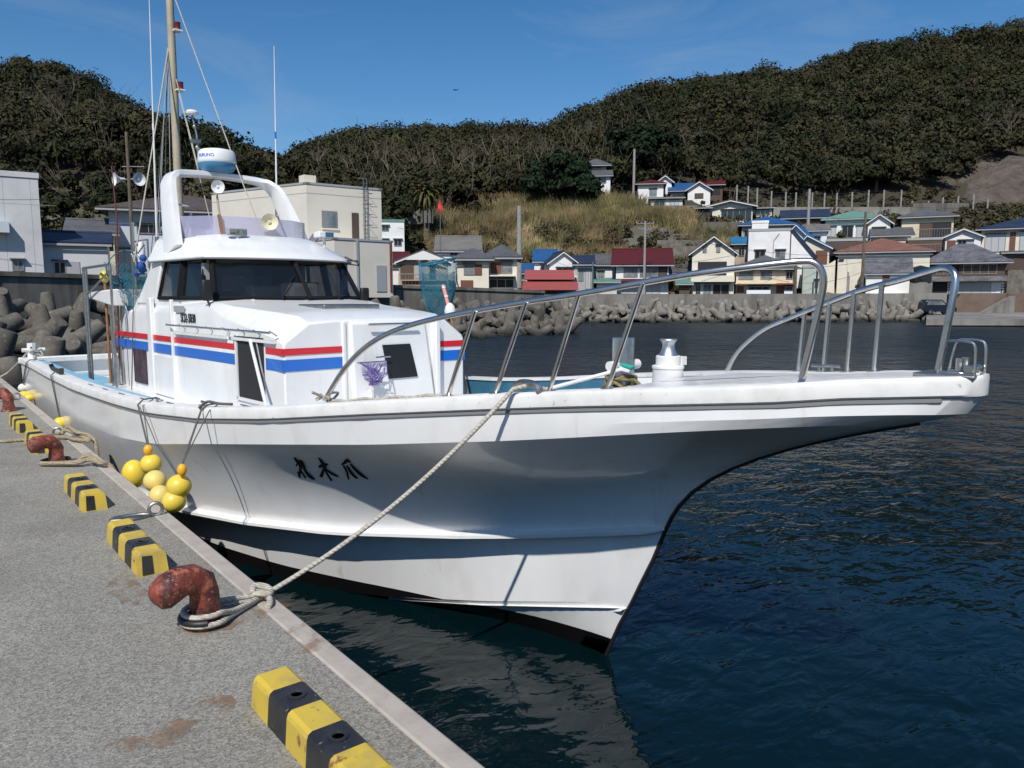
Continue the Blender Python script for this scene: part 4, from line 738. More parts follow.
q_ = MB(); q_.tube([tz+Vector((0, 0, -2.6))-RT*.7, tz+Vector((0, 0, -2.6))+RT*.6], .04, 5); q_.tube([tz+Vector((0, 0, -1.9))-RT*.35, tz+Vector((0, 0, -1.9))+RT*.9], .03, 5); q_.build('speaker_arm', M['galv'], sp_)
pole(519, 206, 288, 84, .28, 'thick bare concrete pole rising behind the shuttered house'); 
pole(643, 221, 296, 84, .14, 'tall utility pole with insulator arms in front of the dark red roof', [(.3, .9), (.9, .7)])
pole(631, 149, 208, 128, .22, 'slim pale pole on the hill left of the small red roof'); pole(803, 189, 236, 108, .22, 'pale pole beside the green-roofed house, tallest of the upper town')
pole(859, 212, 296, 86, .16, 'wooden utility pole standing before the cream factory', [(3.2, .7)], m=M['bark']); pole(592, 262, 296, 84, .1, 'slim grey pole right of the navy gable house', m=M['galv'])
pole(845, 272, 296, 86, .12, 'short thick grey pole at the factory wall'); pole(814, 262, 296, 84, .1, 'dark thin pole in front of the pale green hut', m=M['wire']); pole(793, 262, 296, 84, .14, 'dark pole between the laundry house and the pale green hut', m=M['bark'])
def wire(a_, b_, sag, r, label):
    a_, b_ = Vector(a_), Vector(b_); q_ = MB(); q_.tube([a_+(b_-a_)*i/10+Vector((0, 0, -sag*4*(i/10)*(1-i/10))) for i in range(11)], r, 4); tag(q_.build('overhead_wire', M['wire']), label, 'cable')
wire(atlat(137, 44, zpx(192, 44)), atlat(-60, 40, zpx(196, 40)), .3, .012, 'overhead wire from the loudspeaker pole across the left hill')
wire(atlat(859, 86, zpx(262, 86)), atlat(700, 84, zpx(268, 84)), .5, .02, 'lower overhead wire in front of the laundry house'); wire(atlat(859, 86, zpx(262, 86)), atlat(1040, 84, zpx(250, 84)), .6, .015, 'overhead wire crossing the speckled roof'); wire(atlat(859, 86, zpx(255, 86)), atlat(643, 84, zpx(228, 84)), 1, .02, 'upper overhead wire from the insulator pole to the factory pole')
for (a_, b_, lb) in (((643, 84, 224), (519, 84, 210), 'overhead wire from the insulator pole to the bare concrete pole'), ((643, 84, 231), (733, 100, 222), 'overhead wire climbing from the insulator pole to the blue roofs'), ((803, 108, 200), (859, 86, 222), 'overhead wire between the pale upper pole and the factory pole'), ((803, 108, 196), (1040, 110, 205), 'long overhead wire across the green and grey roofs'), ((859, 86, 272), (760, 85, 276), 'low service wire to the laundry house'), ((519, 84, 215), (400, 80, 228), 'overhead wire from the bare concrete pole past the palm')):
    wire(atlat(a_[0], a_[1], zpx(a_[2], a_[1])), atlat(b_[0], b_[1], zpx(b_[2], b_[1])), 1.0, .018, lb)
# red flag
fl_ = thing('flag', atlat(441.5, 70, zpx(288, 70)), 'small red flag on a thin pole beyond the net', 'flag'); q_ = MB(); q_.tube([atlat(441.5, 70, zpx(288, 70)), atlat(441.5, 70, zpx(198, 70))], .035, 6); q_.build('flagpole', M['galv'], fl_)
q_ = MB(); rws = []
for i in range(7): z_ = zpx(202+i*1.7, 70); rws.append([atlat(439.8-.15*i, 70+.1*math.sin(i), z_), atlat(441.3, 70, z_+.2), atlat(443.2+.2*i, 70-.12*math.cos(i*1.4), z_-.1)])
q_.loft(rws); q_.build('flag_cloth', mat('red_flag_cloth', (.7, .03, .03), .7), fl_)
# dark car parked on the far quay
cz = .68; car = thing('parked_car', atlat(935, 80, cz), 'small dark blue car parked on the far quay by the brown wall', 'car'); T = lambda x, y, z: atlat(935, 80, cz)+RT*x+FH*y+Vector((0, 0, z))
q_ = MB(T); prof_ = [(-1.7, .3), (-1.72, .7), (-1.6, 1.35), (-1.3, 1.55), (.1, 1.55), (.75, 1.0), (1.55, .85), (1.72, .6), (1.7, .3)]; q_.prism([(x, -.7, z) for x, z in prof_], (0, 1.4, 0)); q_.build('body', mat('dark_blue_car_paint', (.01, .014, .03), .25, coat=.5), car, bevel=.06)
q_ = MB(T); q_.prism([(x, -.715, z) for x, z in ((-1.45, 1.0), (-1.3, 1.45), (.02, 1.45), (.5, 1.02))], (0, .01, 0)); q_.build('side_window', M['win'], car, smooth=0)
for x_ in (-1.05, 1.1):
    for y_ in (-.72, .6): q_ = MB(); q_.lathe(T(x_, y_, .28), [(.28, 0), (.28, .14), (.16, .145), (0, .15)], 16, axis=FH); w2_ = q_.build('wheel', M['dark'], car); q_ = MB(); q_.lathe(T(x_, y_-.012, .28), [(.15, 0), (.14, .01), (0, .011)], 12, axis=FH); q_.build('rim', M['galv'], w2_)
# gull
q_ = MB(); g0 = at(456, 90, 60)
for s_ in (-1, 1): q_.add([g0, g0+RT*s_*.14+Vector((0, 0, .07)), g0+RT*s_*.26+Vector((0, 0, .01)), g0+RT*s_*.13+FH*.1+Vector((0, 0, .05)), g0+Vector((0, 0, -.03))+FH*.1], [(0, 1, 2, 3, 4)])
q_.tube([g0-FH*.15, g0, g0+FH*.2], [.01, .04, .01], 6); tag(q_.build('bird', M['dark'], smooth=0), 'tiny dark bird gliding in the sky above the central ridge', 'bird')
# ================================================================== BOAT
# boat frame: u forward from where the stem meets the water, v to port, z above water
BP = Vector((3.831, 3.693, 0)); BH = R(4)
BD = Vector((math.sin(BH), -math.cos(BH), 0)); BS = Vector((math.cos(BH), math.sin(BH), 0))
def W(u, v, z): return BP + BD*u + BS*v + Vector((0, 0, z))
def onU(x, y, u):                       # where a sight line meets the athwartship plane at u
    r = ray(x, y); t = (W(u, 0, 0)-CAM).dot(BD)/r.dot(BD); p = CAM + r*t - BP; return p.dot(BS), p.z
def onV(x, y, v):
    r = ray(x, y); t = (W(0, v, 0)-CAM).dot(BS)/r.dot(BS); p = CAM + r*t - BP; return p.dot(BD), p.z
def BMB(): return MB(W)
boat = thing('fishing_boat', W(-5, 0, 0), 'white fishing boat with red and blue cabin stripes, moored along the quay', 'boat')
def P(name, mb, m, parent=boat, **k): return mb.build(name, m, parent, **k)
wG = [(-13, 1.35), (-11, 1.5), (-9, 1.68), (-7, 1.82), (-5, 1.87), (-4, 1.85), (-3, 1.77), (-2, 1.62), (-1, 1.38), (0, 1.07), (.5, .9), (1, .72), (1.5, .52), (1.8, .38), (2.1, .22), (2.22, .155), (2.28, .11), (2.305, .06), (2.312, 0)]
zG = [(-13, 1.50), (-9, 1.55), (-6, 1.575), (-4, 1.61), (-3, 1.668), (-2, 1.767), (-1, 1.893), (0, 2.008), (.5, 2.06), (1, 2.105), (1.5, 2.15), (1.8, 2.188), (2.31, 2.226)]
wK = [(-13, 1.31), (-9, 1.63), (-7, 1.77), (-5, 1.82), (-4, 1.8), (-3, 1.71), (-2, 1.56), (-1, 1.33), (0, 1.03), (.5, .86), (1, .68), (1.5, .46), (1.8, .29), (1.95, .15), (2.03, 0)]
zK = [(-13, 1.12), (-7, 1.12), (-5, 1.15), (-4, 1.224), (-3, 1.357), (-2, 1.478), (-1, 1.59), (0, 1.718), (.5, 1.789), (1, 1.862), (1.5, 1.926), (1.8, 1.957), (2.03, 1.965)]
w1 = [(-13, 1.2), (-9, 1.5), (-7, 1.58), (-5, 1.56), (-4, 1.49), (-3, 1.32), (-2, 1.03), (-1, .54), (-.5, .28), (0, .11), (.3, .04), (.5, 0)]
z1 = [(-13, .36), (-7, .40), (-5, .46), (-4, .53), (-3, .605), (-2, .685), (-1, .785), (-.5, .85), (0, .947), (.3, 1.013), (.5, 1.058)]
w2 = [(-13, 1.0), (-7, 1.34), (-4, 1.22), (-3, 1.0), (-2, .66), (-1, .34), (-.5, .19), (0, .06), (.23, 0)]
z2 = [(-13, -.2), (-7, -.18), (-4, -.13), (-3, -.06), (-2, .03), (-1, .2), (-.5, .307), (0, .42), (.23, .473)]
def ez(t): return t**1.9
NS = 56
def sta(us, k): return us + (-12.5-us)*ez(k/NS)
hm = BMB(); rows = []
def hull_row(k, sd):
    e = ez(k/NS); out = []
    uK, u1, u2 = sta(2.03, k), sta(.5, k), sta(.23, k); uG = sta(2.31, k)
    pG = (uG, interp(wG, uG)-.03, interp(zG, uG)-.10); pK = (uK, interp(wK, uK), interp(zK, uK)); p1 = (u1, interp(w1, u1), interp(z1, u1)); p2 = (u2, interp(w2, u2), interp(z2, u2))
    if k == 0: pG = (2.29, .0, 2.12)
    mid = (pG[0]*.8+pK[0]*.2, max(pG[1]*.5+pK[1]*.5, 0), pG[2]*.45+pK[2]*.55)
    tb = max(0, 1-k/26); mid = tuple(mid[i]*tb+(pG[i]*.5+pK[i]*.5)*(1-tb) for i in range(3))
    q = 2.2-1.2*min(1, e*3.6)
    out += [pG, mid, pK]
    for r in (.05, .11, .18, .26, .35, .45, .56, .68, .8, .9):
        out.append((p1[0]+(pK[0]-p1[0])*(.75*(1-r)**2.4+.25*(1-r)), p1[1]+(pK[1]-p1[1])*(1-r)**q, pK[2]+(p1[2]-pK[2])*r))
    out.append(p1)
    ps = (p1[0], max(0, p1[1]-.13*min(1, k/22)*min(1, p1[1]/.3)), p1[2]-.035*min(1, k/22)); out.append(ps)
    for r in (.33, .66): out.append(tuple(ps[i]*(1-r)+p2[i]*r for i in range(3)))
    out.append(p2)
    uk = sta(-.02, k); out.append(((p2[0]+uk)/2, p2[1]*.55, p2[2]*.5+(.0-.35*min(1, e*8))*.5)); out.append((uk, 0, -.0-.45*min(1, e*6)-.02)); out.append((sta(-.35, k), 0, -.62))
    return [(a, sd*b_, c_) for a, b_, c_ in out]
for sd in (-1, 1):
    hm.loft([hull_row(k, sd) for k in range(NS+1)])
a = hull_row(NS, -1); bb = hull_row(NS, 1); hm.loft([a, bb])
hull = P('hull', hm, M['hull'], smooth=13)
bm_ = bmesh.new(); bm_.from_mesh(hull.data); bmesh.ops.remove_doubles(bm_, verts=bm_.verts, dist=.0005); bmesh.ops.recalc_face_normals(bm_, faces=bm_.faces)
bm_.to_mesh(hull.data); bm_.transform(Matrix.Translation(world_loc(boat))); hullbvh = BVHTree.FromBMesh(bm_); bm_.free()
hull.data.shade_smooth(); hull.data.set_sharp_from_angle(angle=R(13))
def on_hull(x, y, off=.004):
    d = ray(x, y).normalized(); hit, n, i, ds = hullbvh.ray_cast(CAM, d)
    if hit is None: return None
    if n.dot(d) > 0: n = -n
    return hit + n*off
# stem strip
sm = MB(); st = []
for k in range(3, 14): st.append(hull_row(0, 1)[k])
prof = [(2.03, 0, 1.965)] + st + [(.4, 0, .82), (.3, 0, .62), (.23, 0, .473), (.12, 0, .27), (.0, 0, .0), (-.1, 0, -.25)]
sm = BMB(); sm.tube([(a, 0, c) for a, b, c in prof], .014, 6); P('stem_strip', sm, M['keel'])
# spray rails, one each side
for sd in (-1, 1):
    m_ = BMB(); rws = []
    for k in range(0, NS+1):
        u = sta(.5, k); w_, z_ = interp(w1, u), interp(z1, u); g_ = min(1, k/5)
        rws.append([(u, sd*(w_-.01), z_+.035*g_), (u, sd*(w_+.075*g_), z_+.008*g_), (u, sd*(w_+.075*g_), z_-.016*g_), (u, sd*(w_-.02), z_-.03*g_)])
    m_.loft(rws, closed=True, caps=True); P('spray_rail', m_, M['gel'], smooth=30)
    m_ = BMB(); rws = []                                    # second, lower spray strip
    for k in range(0, 34):
        u = sta(.18, k); w_, z_ = interp(w2, u+.04)*.9, interp(z2, u)-.05; g_ = min(1, k/5)
        rws.append([(u, sd*(w_-.03), z_+.02*g_), (u, sd*(w_+.03*g_), z_+.01*g_), (u, sd*(w_-.05), z_-.03*g_)])
    m_.loft(rws, closed=True, caps=True); P('lower_spray_rail', m_, M['gel'], smooth=30)
# thick moulded gunwale with a grey seam under it, both sides and across the stern
gu = [2.31-(2.31+12.5)*ez(i/70) for i in range(71)]
def gpt(u, sd, ins=0, dz=0):
    w_ = interp(wG, u); g_ = min(1, w_/.12); return (u-(ins if w_ < .12 else 0)*.0, sd*max(0, w_-ins*g_), interp(zG, u)+dz)
for sd in (-1, 1):
    m_ = BMB(); rws = []
    for u in gu:
        uu = u; rws.append([gpt(uu, sd, .17, .004), gpt(uu, sd, .025, .004), gpt(uu, sd, .006, -.006), gpt(uu, sd, 0, -.02), gpt(uu, sd, .004, -.085), gpt(uu, sd, .015, -.095), gpt(uu, sd, .10, -.095), gpt(uu, sd, .12, -.03), gpt(uu, sd, .17, -.025)])
    m_.loft(rws, closed=True, caps=True); P('gunwale', m_, M['cap'], smooth=30)
    m_ = BMB(); m_.loft([[gpt(u, sd, .02, -.093), gpt(u, sd, .02, -.118), gpt(u, sd, .07, -.12), gpt(u, sd, .07, -.093)] for u in gu[6:]], closed=True, caps=True); P('gunwale_seam', m_, M['seam'])
    m_ = BMB(); m_.loft([[gpt(u, sd, .155, -.02), gpt(u, sd, .17+.16*ss(-3, .5, u), -.50+.14*ss(-8, -6, u)+.04*ss(-3, .5, u))] for u in gu if u < -1.0]); P('bulwark_lining', m_, M['navy'])
    m_ = BMB(); m_.loft([[gpt(u, sd, .155, -.02), gpt(u, sd, .17+.16*ss(-3, .5, u), -.32)] for u in gu if -1.2 < u < .9]); P('bulwark_lining', m_, M['gel'])
    # white stringer planks along the lining
    m_ = BMB()
    for dz in (-.085, -.17, -.3):
        m_.loft([[gpt(u, sd, .16, dz), gpt(u, sd, .20, dz), gpt(u, sd, .20, dz-.024), gpt(u, sd, .16, dz-.024)] for u in gu if u < -8.0], closed=True)
    P('bulwark_stringer', m_, M['gel'])
m_ = BMB(); m_.box((-12.52, -1.4, 1.40), (-12.38, 1.4, 1.51)); P('stern_rail_cap', m_, M['cap'], bevel=.02)
# decks
def deckstrip(u0, u1, dz, ins=.16, n=24):
    return [[gpt(u0+(u1-u0)*i/n, -1, ins, dz), (u0+(u1-u0)*i/n, 0, interp(zG, u0+(u1-u0)*i/n)+dz+.015), gpt(u0+(u1-u0)*i/n, 1, ins, dz)] for i in range(n+1)]
m_ = BMB(); m_.loft(deckstrip(-2.0, 2.25, -.02, ins=.05) if 0 else deckstrip(.62, 2.28, -.0015, ins=.1)); P('bow_platform', m_, M['gel'])
m_ = BMB(); m_.loft([[gpt(.62, -1, .1, -.002), gpt(.62, 1, .1, -.002)], [gpt(.62, -1, .3, -.3), gpt(.62, 1, .3, -.3)]]); P('platform_riser', m_, M['gel'])
m_ = BMB(); m_.loft(deckstrip(-3.0, .7, -.26, ins=.26)); P('foredeck', m_, M['gel'])
m_ = BMB(); m_.loft([[(u, -interp(wG, u)+.16, 1.40), (u, -.98, 1.41)] for u in np.linspace(-8, -2.9, 12)]); m_.loft([[(u, interp(wG, u)-.16, 1.40), (u, .98, 1.41)] for u in np.linspace(-8, -2.9, 12)]); P('side_deck', m_, M['gel'])
m_ = BMB(); m_.loft([[(u, -interp(wG, u)+.2, 1.08), (u, interp(wG, u)-.2, 1.08)] for u in np.linspace(-12.45, -7.5, 12)]); P('aft_deck', m_, M['gel'])
m_ = BMB(); m_.loft([[gpt(u, -1, .165, -.045), gpt(u, -1, .36, -.045), gpt(u, -1, .36, -.3)] for u in np.linspace(-12.2, -4.6, 16)]); P('blue_side_deck', m_, M['deckblue'], smooth=0)
m_ = BMB(); m_.box((-12.2, -1.1, 1.09), (-10.4, -.35, 1.2)); P('stern_locker', m_, M['deckblue'], bevel=.01)
# ---------------------------------------------------------------- lower deckhouse
UF = -2.9
hs_ = BMB()
def hsec(u, w_, zt, cr, rnd=.10, zb=1.25, lean=.05):
    pts = [(u, -w_, zb), (u, -w_+.0, zt-rnd*1.3), (u, -w_+lean*.5, zt-rnd*.5), (u, -w_+rnd, zt-.01), (u, -w_*.5, zt+cr*.7), (u, 0, zt+cr)]
    return pts + [(a, -b_, c_) for a, b_, c_ in pts[-2::-1]]
def fsec(u, w_, zt, ch, zb=1.25):
    pts = [(u, -w_, zb), (u, -w_, zt-ch*.62-.03), (u, -w_+.02, zt-ch*.62), (u, -w_+ch-.02, zt-.005), (u, -w_*.5, zt+.012), (u, 0, zt+.02)]
    return pts + [(a, -b_, c_) for a, b_, c_ in pts[-2::-1]]
hs_.loft([hsec(-7.85, .93, 2.16, .02), hsec(-7.8, .98, 2.24, .03), hsec(-7.55, 1.01, 2.42, .03), hsec(-7.1, 1.02, 2.5, .03), hsec(-4.55, 1.03, 2.55, .03), fsec(-4.2, 1.03, 2.50, .15), fsec(-3.4, 1.03, 2.45, .24), fsec(-3.05, 1.03, 2.42, .27), fsec(UF+.02, 1.02, 2.36, .27)], caps=True)
house = P('deckhouse', hs_, M['gel'], smooth=24, bevel=.015)
F0 = UF+.02
def fq(mb, x0, y0, x1, y1, u0, u1, mi=0):      # a box on the front wall between two sighted corners
    a_, za = onU(x0, y0, u0); b_, zb = onU(x1, y1, u0); mb.box((u0, a_, zb), (u1, b_, za), mi)
ZR0, ZR1, ZB0, ZB1 = 2.075, 2.135, 1.93, 2.035
def stripe(name, z0, z1, m):
    for a_, b_ in ((-7.83, -3.88), (-3.22, F0)):
        q_ = BMB(); q_.box((a_, -1.034, z0), (b_, -1.020, z1)); P(name, q_, m)
    q_ = BMB(); q_.box((-7.8, 1.02, z0), (F0, 1.034, z1)); P(name, q_, m)
    q_ = BMB(); q_.box((F0-.01, -1.034, z0), (F0+.006, -.40, z1)); P(name, q_, m)
    q_ = BMB(); q_.box((F0-.01, .66, z0), (F0+.006, 1.034, z1)); P(name, q_, m)
stripe('red_stripe', ZR0, ZR1, M['red']); stripe('blue_stripe', ZB0, ZB1, M['blue'])
# companion hatch on the front
q_ = BMB(); q_.hexa([(F0, -.36, 1.5), (F0+.10, -.36, 1.5), (F0+.10, .58, 1.5), (F0, .58, 1.5), (F0-.02, -.36, 2.385), (F0+.03, -.36, 2.35), (F0+.03, .50, 2.35), (F0-.02, .50, 2.385)])
hatch = P('front_hatch_door', q_, M['gel'], bevel=.02)
q_ = BMB(); q_.hexa([(F0+.03, .02, 1.83), (F0+.088, .02, 1.80), (F0+.088, .36, 1.80), (F0+.03, .36, 1.83), (F0, -.03, 2.13), (F0+.062, -.03, 2.13), (F0+.062, .29, 2.13), (F0, .29, 2.13)]); P('hatch_window', q_, M['dark'], parent=hatch)
q_ = BMB(); q_.tube([(F0+.09, -.2, 2.33), (F0+.09, .35, 2.33)], .012); P('hatch_handle', q_, M['steel'], parent=hatch)
q_ = BMB(); q_.tube([(F0+.11, -.14, 2.02), (F0+.11, .02, 2.02)], .009); P('hatch_latch', q_, M['steel'], parent=hatch)
q_ = BMB(); q_.box((F0-.02, .60, 1.5), (F0+.08, .655, 2.36)); P('hatch_rail', q_, M['gel'], bevel=.01); q_ = BMB(); q_.box((F0-.02, -.44, 1.5), (F0+.02, -.40, 2.36)); P('hatch_rail', q_, M['gel'], bevel=.01)
q_ = BMB(); q_.box((-4.0, -.30, 2.47), (-3.45, .35, 2.515)); P('roof_hatch_cover', q_, M['galv'], bevel=.01)
# side opening with white frame and strut
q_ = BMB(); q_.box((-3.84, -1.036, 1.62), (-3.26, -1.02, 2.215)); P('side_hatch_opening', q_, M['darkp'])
q_ = BMB()
q_.box((-3.87, -1.05, 1.6), (-3.83, -1.02, 2.22)); q_.box((-3.87, -1.05, 1.59), (-3.22, -1.02, 1.62)); P('side_hatch_frame', q_, M['trimw'])
q_ = BMB(); q_.tube([(-3.48, -1.06, 2.19), (-2.86, -1.2, 1.60)], .016); P('hatch_strut', q_, M['trimw'])
q_ = BMB(); q_.tube([(-3.38, -1.045, 2.18), (-3.22, -1.045, 1.75)], .008); P('hatch_gas_spring', q_, M['grey'])
# sliding door of the wheelhouse and handrails
q_ = BMB(); q_.box((-6.45, -1.055, 1.40), (-6.30, -1.0, 2.58)); P('door_post', q_, M['gel'], bevel=.012)
q_ = BMB(); q_.box((-6.36, -1.045, 1.42), (-5.60, -1.03, 1.9)); q_.box((-5.62, -1.06, 1.40), (-5.58, -1.02, 2.56)); door = P('sliding_door', q_, M['gel'], bevel=.008)
q_ = BMB(); q_.box((-5.50, -1.045, 2.42), (-5.22, -1.03, 2.49)); P('door_vent', q_, M['grey'])
def handrail(u0, u1, z, n):
    q_ = BMB(); q_.tube([(u0, -1.10, z), (u1, -1.10, z)], .011)
    h_ = P('handrail', q_, M['steel'])
    for i in range(n):
        u = u0+(u1-u0)*i/(n-1); q_ = BMB(); q_.tube([(u, -1.10, z+.015), (u, -1.03, z-.03)], .007); P('handrail_bracket', q_, M['steel'], parent=h_)
    q_ = BMB(); q_.box((u0+.08, -1.06, z-.10), (u1-.02, -1.03, z-.07)); P('drip_moulding', q_, M['cap'], parent=h_)
handrail(-5.62, -4.05, 2.275, 5); handrail(-4.0, -2.98, 2.275, 4)
# registration number
def text_mesh(txt, size, place, name, m, parent, sx=1, ext=.002, align='CENTER'):
    cu = bpy.data.curves.new(name, 'FONT'); cu.body = txt; cu.size = size; cu.align_x = align; cu.extrude = ext; cu.offset = size*.012
    o = bpy.data.objects.new(name, cu); sc.collection.objects.link(o); dg = bpy.context.evaluated_depsgraph_get()
    me = bpy.data.meshes.new_from_object(o.evaluated_get(dg)); bpy.data.objects.remove(o)
    mb = MB(); mb.v = [tuple(place(v.co.x*sx, v.co.y, v.co.z)) for v in me.vertices]; mb.f = [list(p.vertices) for p in me.polygons]; mb.m = [0]*len(mb.f)
    return mb.build(name, m, parent, smooth=0)
text_mesh('SO2-5030', .135, lambda x, y, z: W(-5.12+x, -1.036-z, 2.315+y), 'registration_number', M['blk'], boat, sx=.8)
# ---------------------------------------------------------------- wheelhouse
wb = [(-6.5, 1.0), (-4.72, .89), (-4.45, .45), (-4.38, 0)]      # foot of the windows (u, half width)
wt = [(-6.35, .93), (-5.0, .79), (-4.78, .42), (-4.72, 0)]      # head
ZB_, ZT_ = 2.565, 3.02
q_ = BMB()                                                       # solid core so that the cabin is not see-through below the glass
rw = [[(-7.35, -.95, 2.4), (-6.3, -.985, 2.4), (-4.8, -.9, 2.4), (-4.6, -.6, 2.4), (-4.45, 0, 2.4), (-4.6, .6, 2.4), (-4.8, .9, 2.4), (-6.3, .985, 2.4), (-7.35, .95, 2.4)],
      [(-7.1, -.94, 2.58), (-6.3, -.985, 2.575), (-4.75, -.895, 2.575), (-4.5, -.55, 2.575), (-4.38, 0, 2.575), (-4.5, .55, 2.575), (-4.75, .895, 2.575), (-6.3, .985, 2.575), (-7.1, .94, 2.58)]]
q_.loft(rw, closed=True, caps=True); P('window_sill_band', q_, M['gel'], smooth=30)
q_ = BMB(); q_.hexa([(-7.1, -.97, 2.5), (-6.3, -1.0, 2.5), (-6.3, 1.0, 2.5), (-7.1, .97, 2.5), (-6.5, -.93, 3.03), (-6.15, -.94, 3.03), (-6.15, .94, 3.03), (-6.5, .93, 3.03)]); P('wheelhouse_back', q_, M['gel'], bevel=.02)
# interior: helm console, seat back, rear window light
q_ = BMB(); q_.box((-5.35, -.35, 2.45), (-5.0, .35, 2.72)); P('helm_console', q_, M['grey'], bevel=.02)
q_ = BMB(); q_.box((-5.1, .0, 2.5), (-4.75, .38, 2.75)); P('chart_cover', q_, M['paper'], bevel=.05)
q_ = BMB(); q_.box((-5.3, -.45, 2.66), (-5.2, -.12, 2.80)); P('instrument_screen', q_, M['navy'])
q_ = BMB(); q_.box((-6.09, -.25, 2.66), (-6.08, .05, 2.86)); P('rear_window', q_, M['curtain']); q_ = BMB(); q_.box((-6.09, .12, 2.66), (-6.08, .4, 2.86)); P('rear_window', q_, M['curtain'])
for sd in (-1, 1):
    def pane(name, a_, b_, c_, d_, m=M['glass'], th=.012):
        q_ = BMB(); q_.prism([a_, b_, c_, d_], (0, 0, 0)) if 0 else None
        n = (Vector(b_)-Vector(a_)).cross(Vector(d_)-Vector(a_)).normalized()*th
        q_ = BMB(); q_.hexa([a_, b_, tuple(Vector(b_)+n), tuple(Vector(a_)+n), d_, c_, tuple(Vector(c_)+n), tuple(Vector(d_)+n)]); return P(name, q_, m, smooth=0)
    # two front panes per side (outer curved part and centre), two side panes
    A = [(-4.40, 0, ZB_), (-4.50, sd*.5, ZB_), (-4.68, sd*.865, ZB_)]; B_ = [(-4.74, 0, ZT_), (-4.82, sd*.45, ZT_), (-4.97, sd*.77, ZT_)]
    ws = pane('windscreen_pane', A[0], A[1], B_[1], B_[0]); pane('windscreen_pane', A[1], A[2], B_[2], B_[1])
    pane('side_window', (-5.02, sd*.905, ZB_), (-5.52, sd*.945, ZB_), (-5.55, sd*.87, ZT_), (-5.15, sd*.81, ZT_))
    pane('side_window', (-5.62, sd*.95, ZB_+.0), (-6.14, sd*.98, ZB_), (-6.02, sd*.905, ZT_-.03), (-5.64, sd*.875, ZT_-.03))
    q_ = BMB()
    q_.tube([(-4.70, sd*.885, ZB_), (-4.99, sd*.79, ZT_)], .035, 4); q_.tube([(-5.0, sd*.91, ZB_), (-5.13, sd*.82, ZT_)], .022, 4)
    q_.tube([(-5.57, sd*.955, ZB_), (-5.6, sd*.875, ZT_)], .045, 4); q_.tube([(-6.18, sd*.985, ZB_), (-6.06, sd*.91, ZT_)], .025, 4)
    q_.tube([(-4.39, 0, ZB_+.012), (-4.49, sd*.5, ZB_+.012), (-4.70, sd*.885, ZB_+.012), (-5.57, sd*.955, ZB_+.012), (-6.18, sd*.99, ZB_+.012)], .022, 4)
    q_.tube([(-4.73, 0, ZT_), (-4.81, sd*.45, ZT_), (-4.99, sd*.79, ZT_), (-5.6, sd*.875, ZT_), (-6.06, sd*.91, ZT_)], .03, 4)
    P('window_frame', q_, M['matt'])
q_ = BMB(); q_.tube([(-4.375, .05, ZB_), (-4.715, .03, ZT_)], .028, 4); P('windscreen_divider', q_, M['matt'])
# cabin side panel inside dark
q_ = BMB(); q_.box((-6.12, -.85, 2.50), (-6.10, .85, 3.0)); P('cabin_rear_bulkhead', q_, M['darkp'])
q_ = BMB(); q_.box((-5.13, -.86, 2.62), (-5.06, -.80, 2.96)); P('window_blind', q_, M['grey'])
for x_, v_ in ((-4.42, -.28), (-4.44, .42)):
    q_ = BMB(); q_.tube([(x_+.03, v_, ZB_+.01), (x_-.09, v_+.18, ZB_+.17)], .008, 6); q_.tube([(x_-.03, v_+.06, ZB_+.1), (x_-.16, v_+.24, ZB_+.26)], .010, 4); P('windscreen_wiper', q_, M['dark'])
for sd in (-1, 1):
    mv = sd*(1.0 if sd < 0 else .9); q_ = BMB(); q_.box((-4.66, mv-.055, 2.55), (-4.60, mv+.055, 2.77 if sd < 0 else 2.70)); mi = P('mirror_housing', q_, M['dark'], bevel=.02)
    q_ = BMB(); q_.tube([(-4.63, mv, 2.56), (-4.55, mv, 2.47), (-4.5, mv*.93, 2.42)], .012); P('mirror_arm', q_, M['dark'], parent=mi)
# roof
def ring(u0, u1, w0, w1, z, fr=.25):
    pts = [(u1, -w1, z), (u0-.0, -w0, z), (u0+fr*.35, -w0*.82, z), (u0+fr*.75, -w0*.45, z), (u0+fr, 0, z)]
    return pts + [(a, -b_, c_) for a, b_, c_ in pts[-2::-1]]
q_ = BMB(); q_.loft([ring(-4.98, -6.45, .86, .95, 3.005), ring(-4.93, -6.48, .90, .98, 3.02, .28), ring(-4.95, -6.52, .90, .98, 3.05, .28), ring(-5.08, -6.56, .82, .93, 3.11), ring(-5.2, -6.6, .74, .88, 3.19), ring(-5.36, -6.62, .66, .84, 3.275, .2), ring(-5.45, -6.62, .55, .8, 3.31, .15)], closed=True, caps=True)
roof = P('wheelhouse_roof', q_, M['gel'], smooth=50)
q_ = BMB(); q_.tube(ring(-4.935, -6.47, .905, .985, 3.008, .28), .012, 6); P('roof_gutter_seam', q_, M['seam'])
# radar arch
q_ = BMB(); A_ = [(-6.0, -.84, 3.12), (-6.15, -.80, 3.45), (-6.42, -.72, 3.9), (-6.52, -.66, 4.04), (-6.6, -.55, 4.12), (-6.64, -.3, 4.15), (-6.65, 0, 4.16)]
A_ = A_ + [(a, -b_, c_) for a, b_, c_ in A_[-2::-1]]; SP = smooth_pts(A_, 4); rws = []
for i, p in enumerate(SP):
    t = (SP[min(i+1, len(SP)-1)]-SP[max(i-1, 0)]).normalized(); ax = Vector((1, 0, 0)); ax = (ax-t*ax.dot(t)).normalized(); nn = t.cross(ax)
    k = min(1, abs(i-len(SP)/2)/(len(SP)/2)); wd = .10+.10*k**2; th = .035+.02*k
    rws.append([tuple(p+ax*wd+nn*th*.6), tuple(p+ax*wd*.6+nn*th), tuple(p-ax*wd+nn*th), tuple(p-ax*wd-nn*th), tuple(p+ax*wd*.6-nn*th), tuple(p+ax*wd-nn*th*.6)])
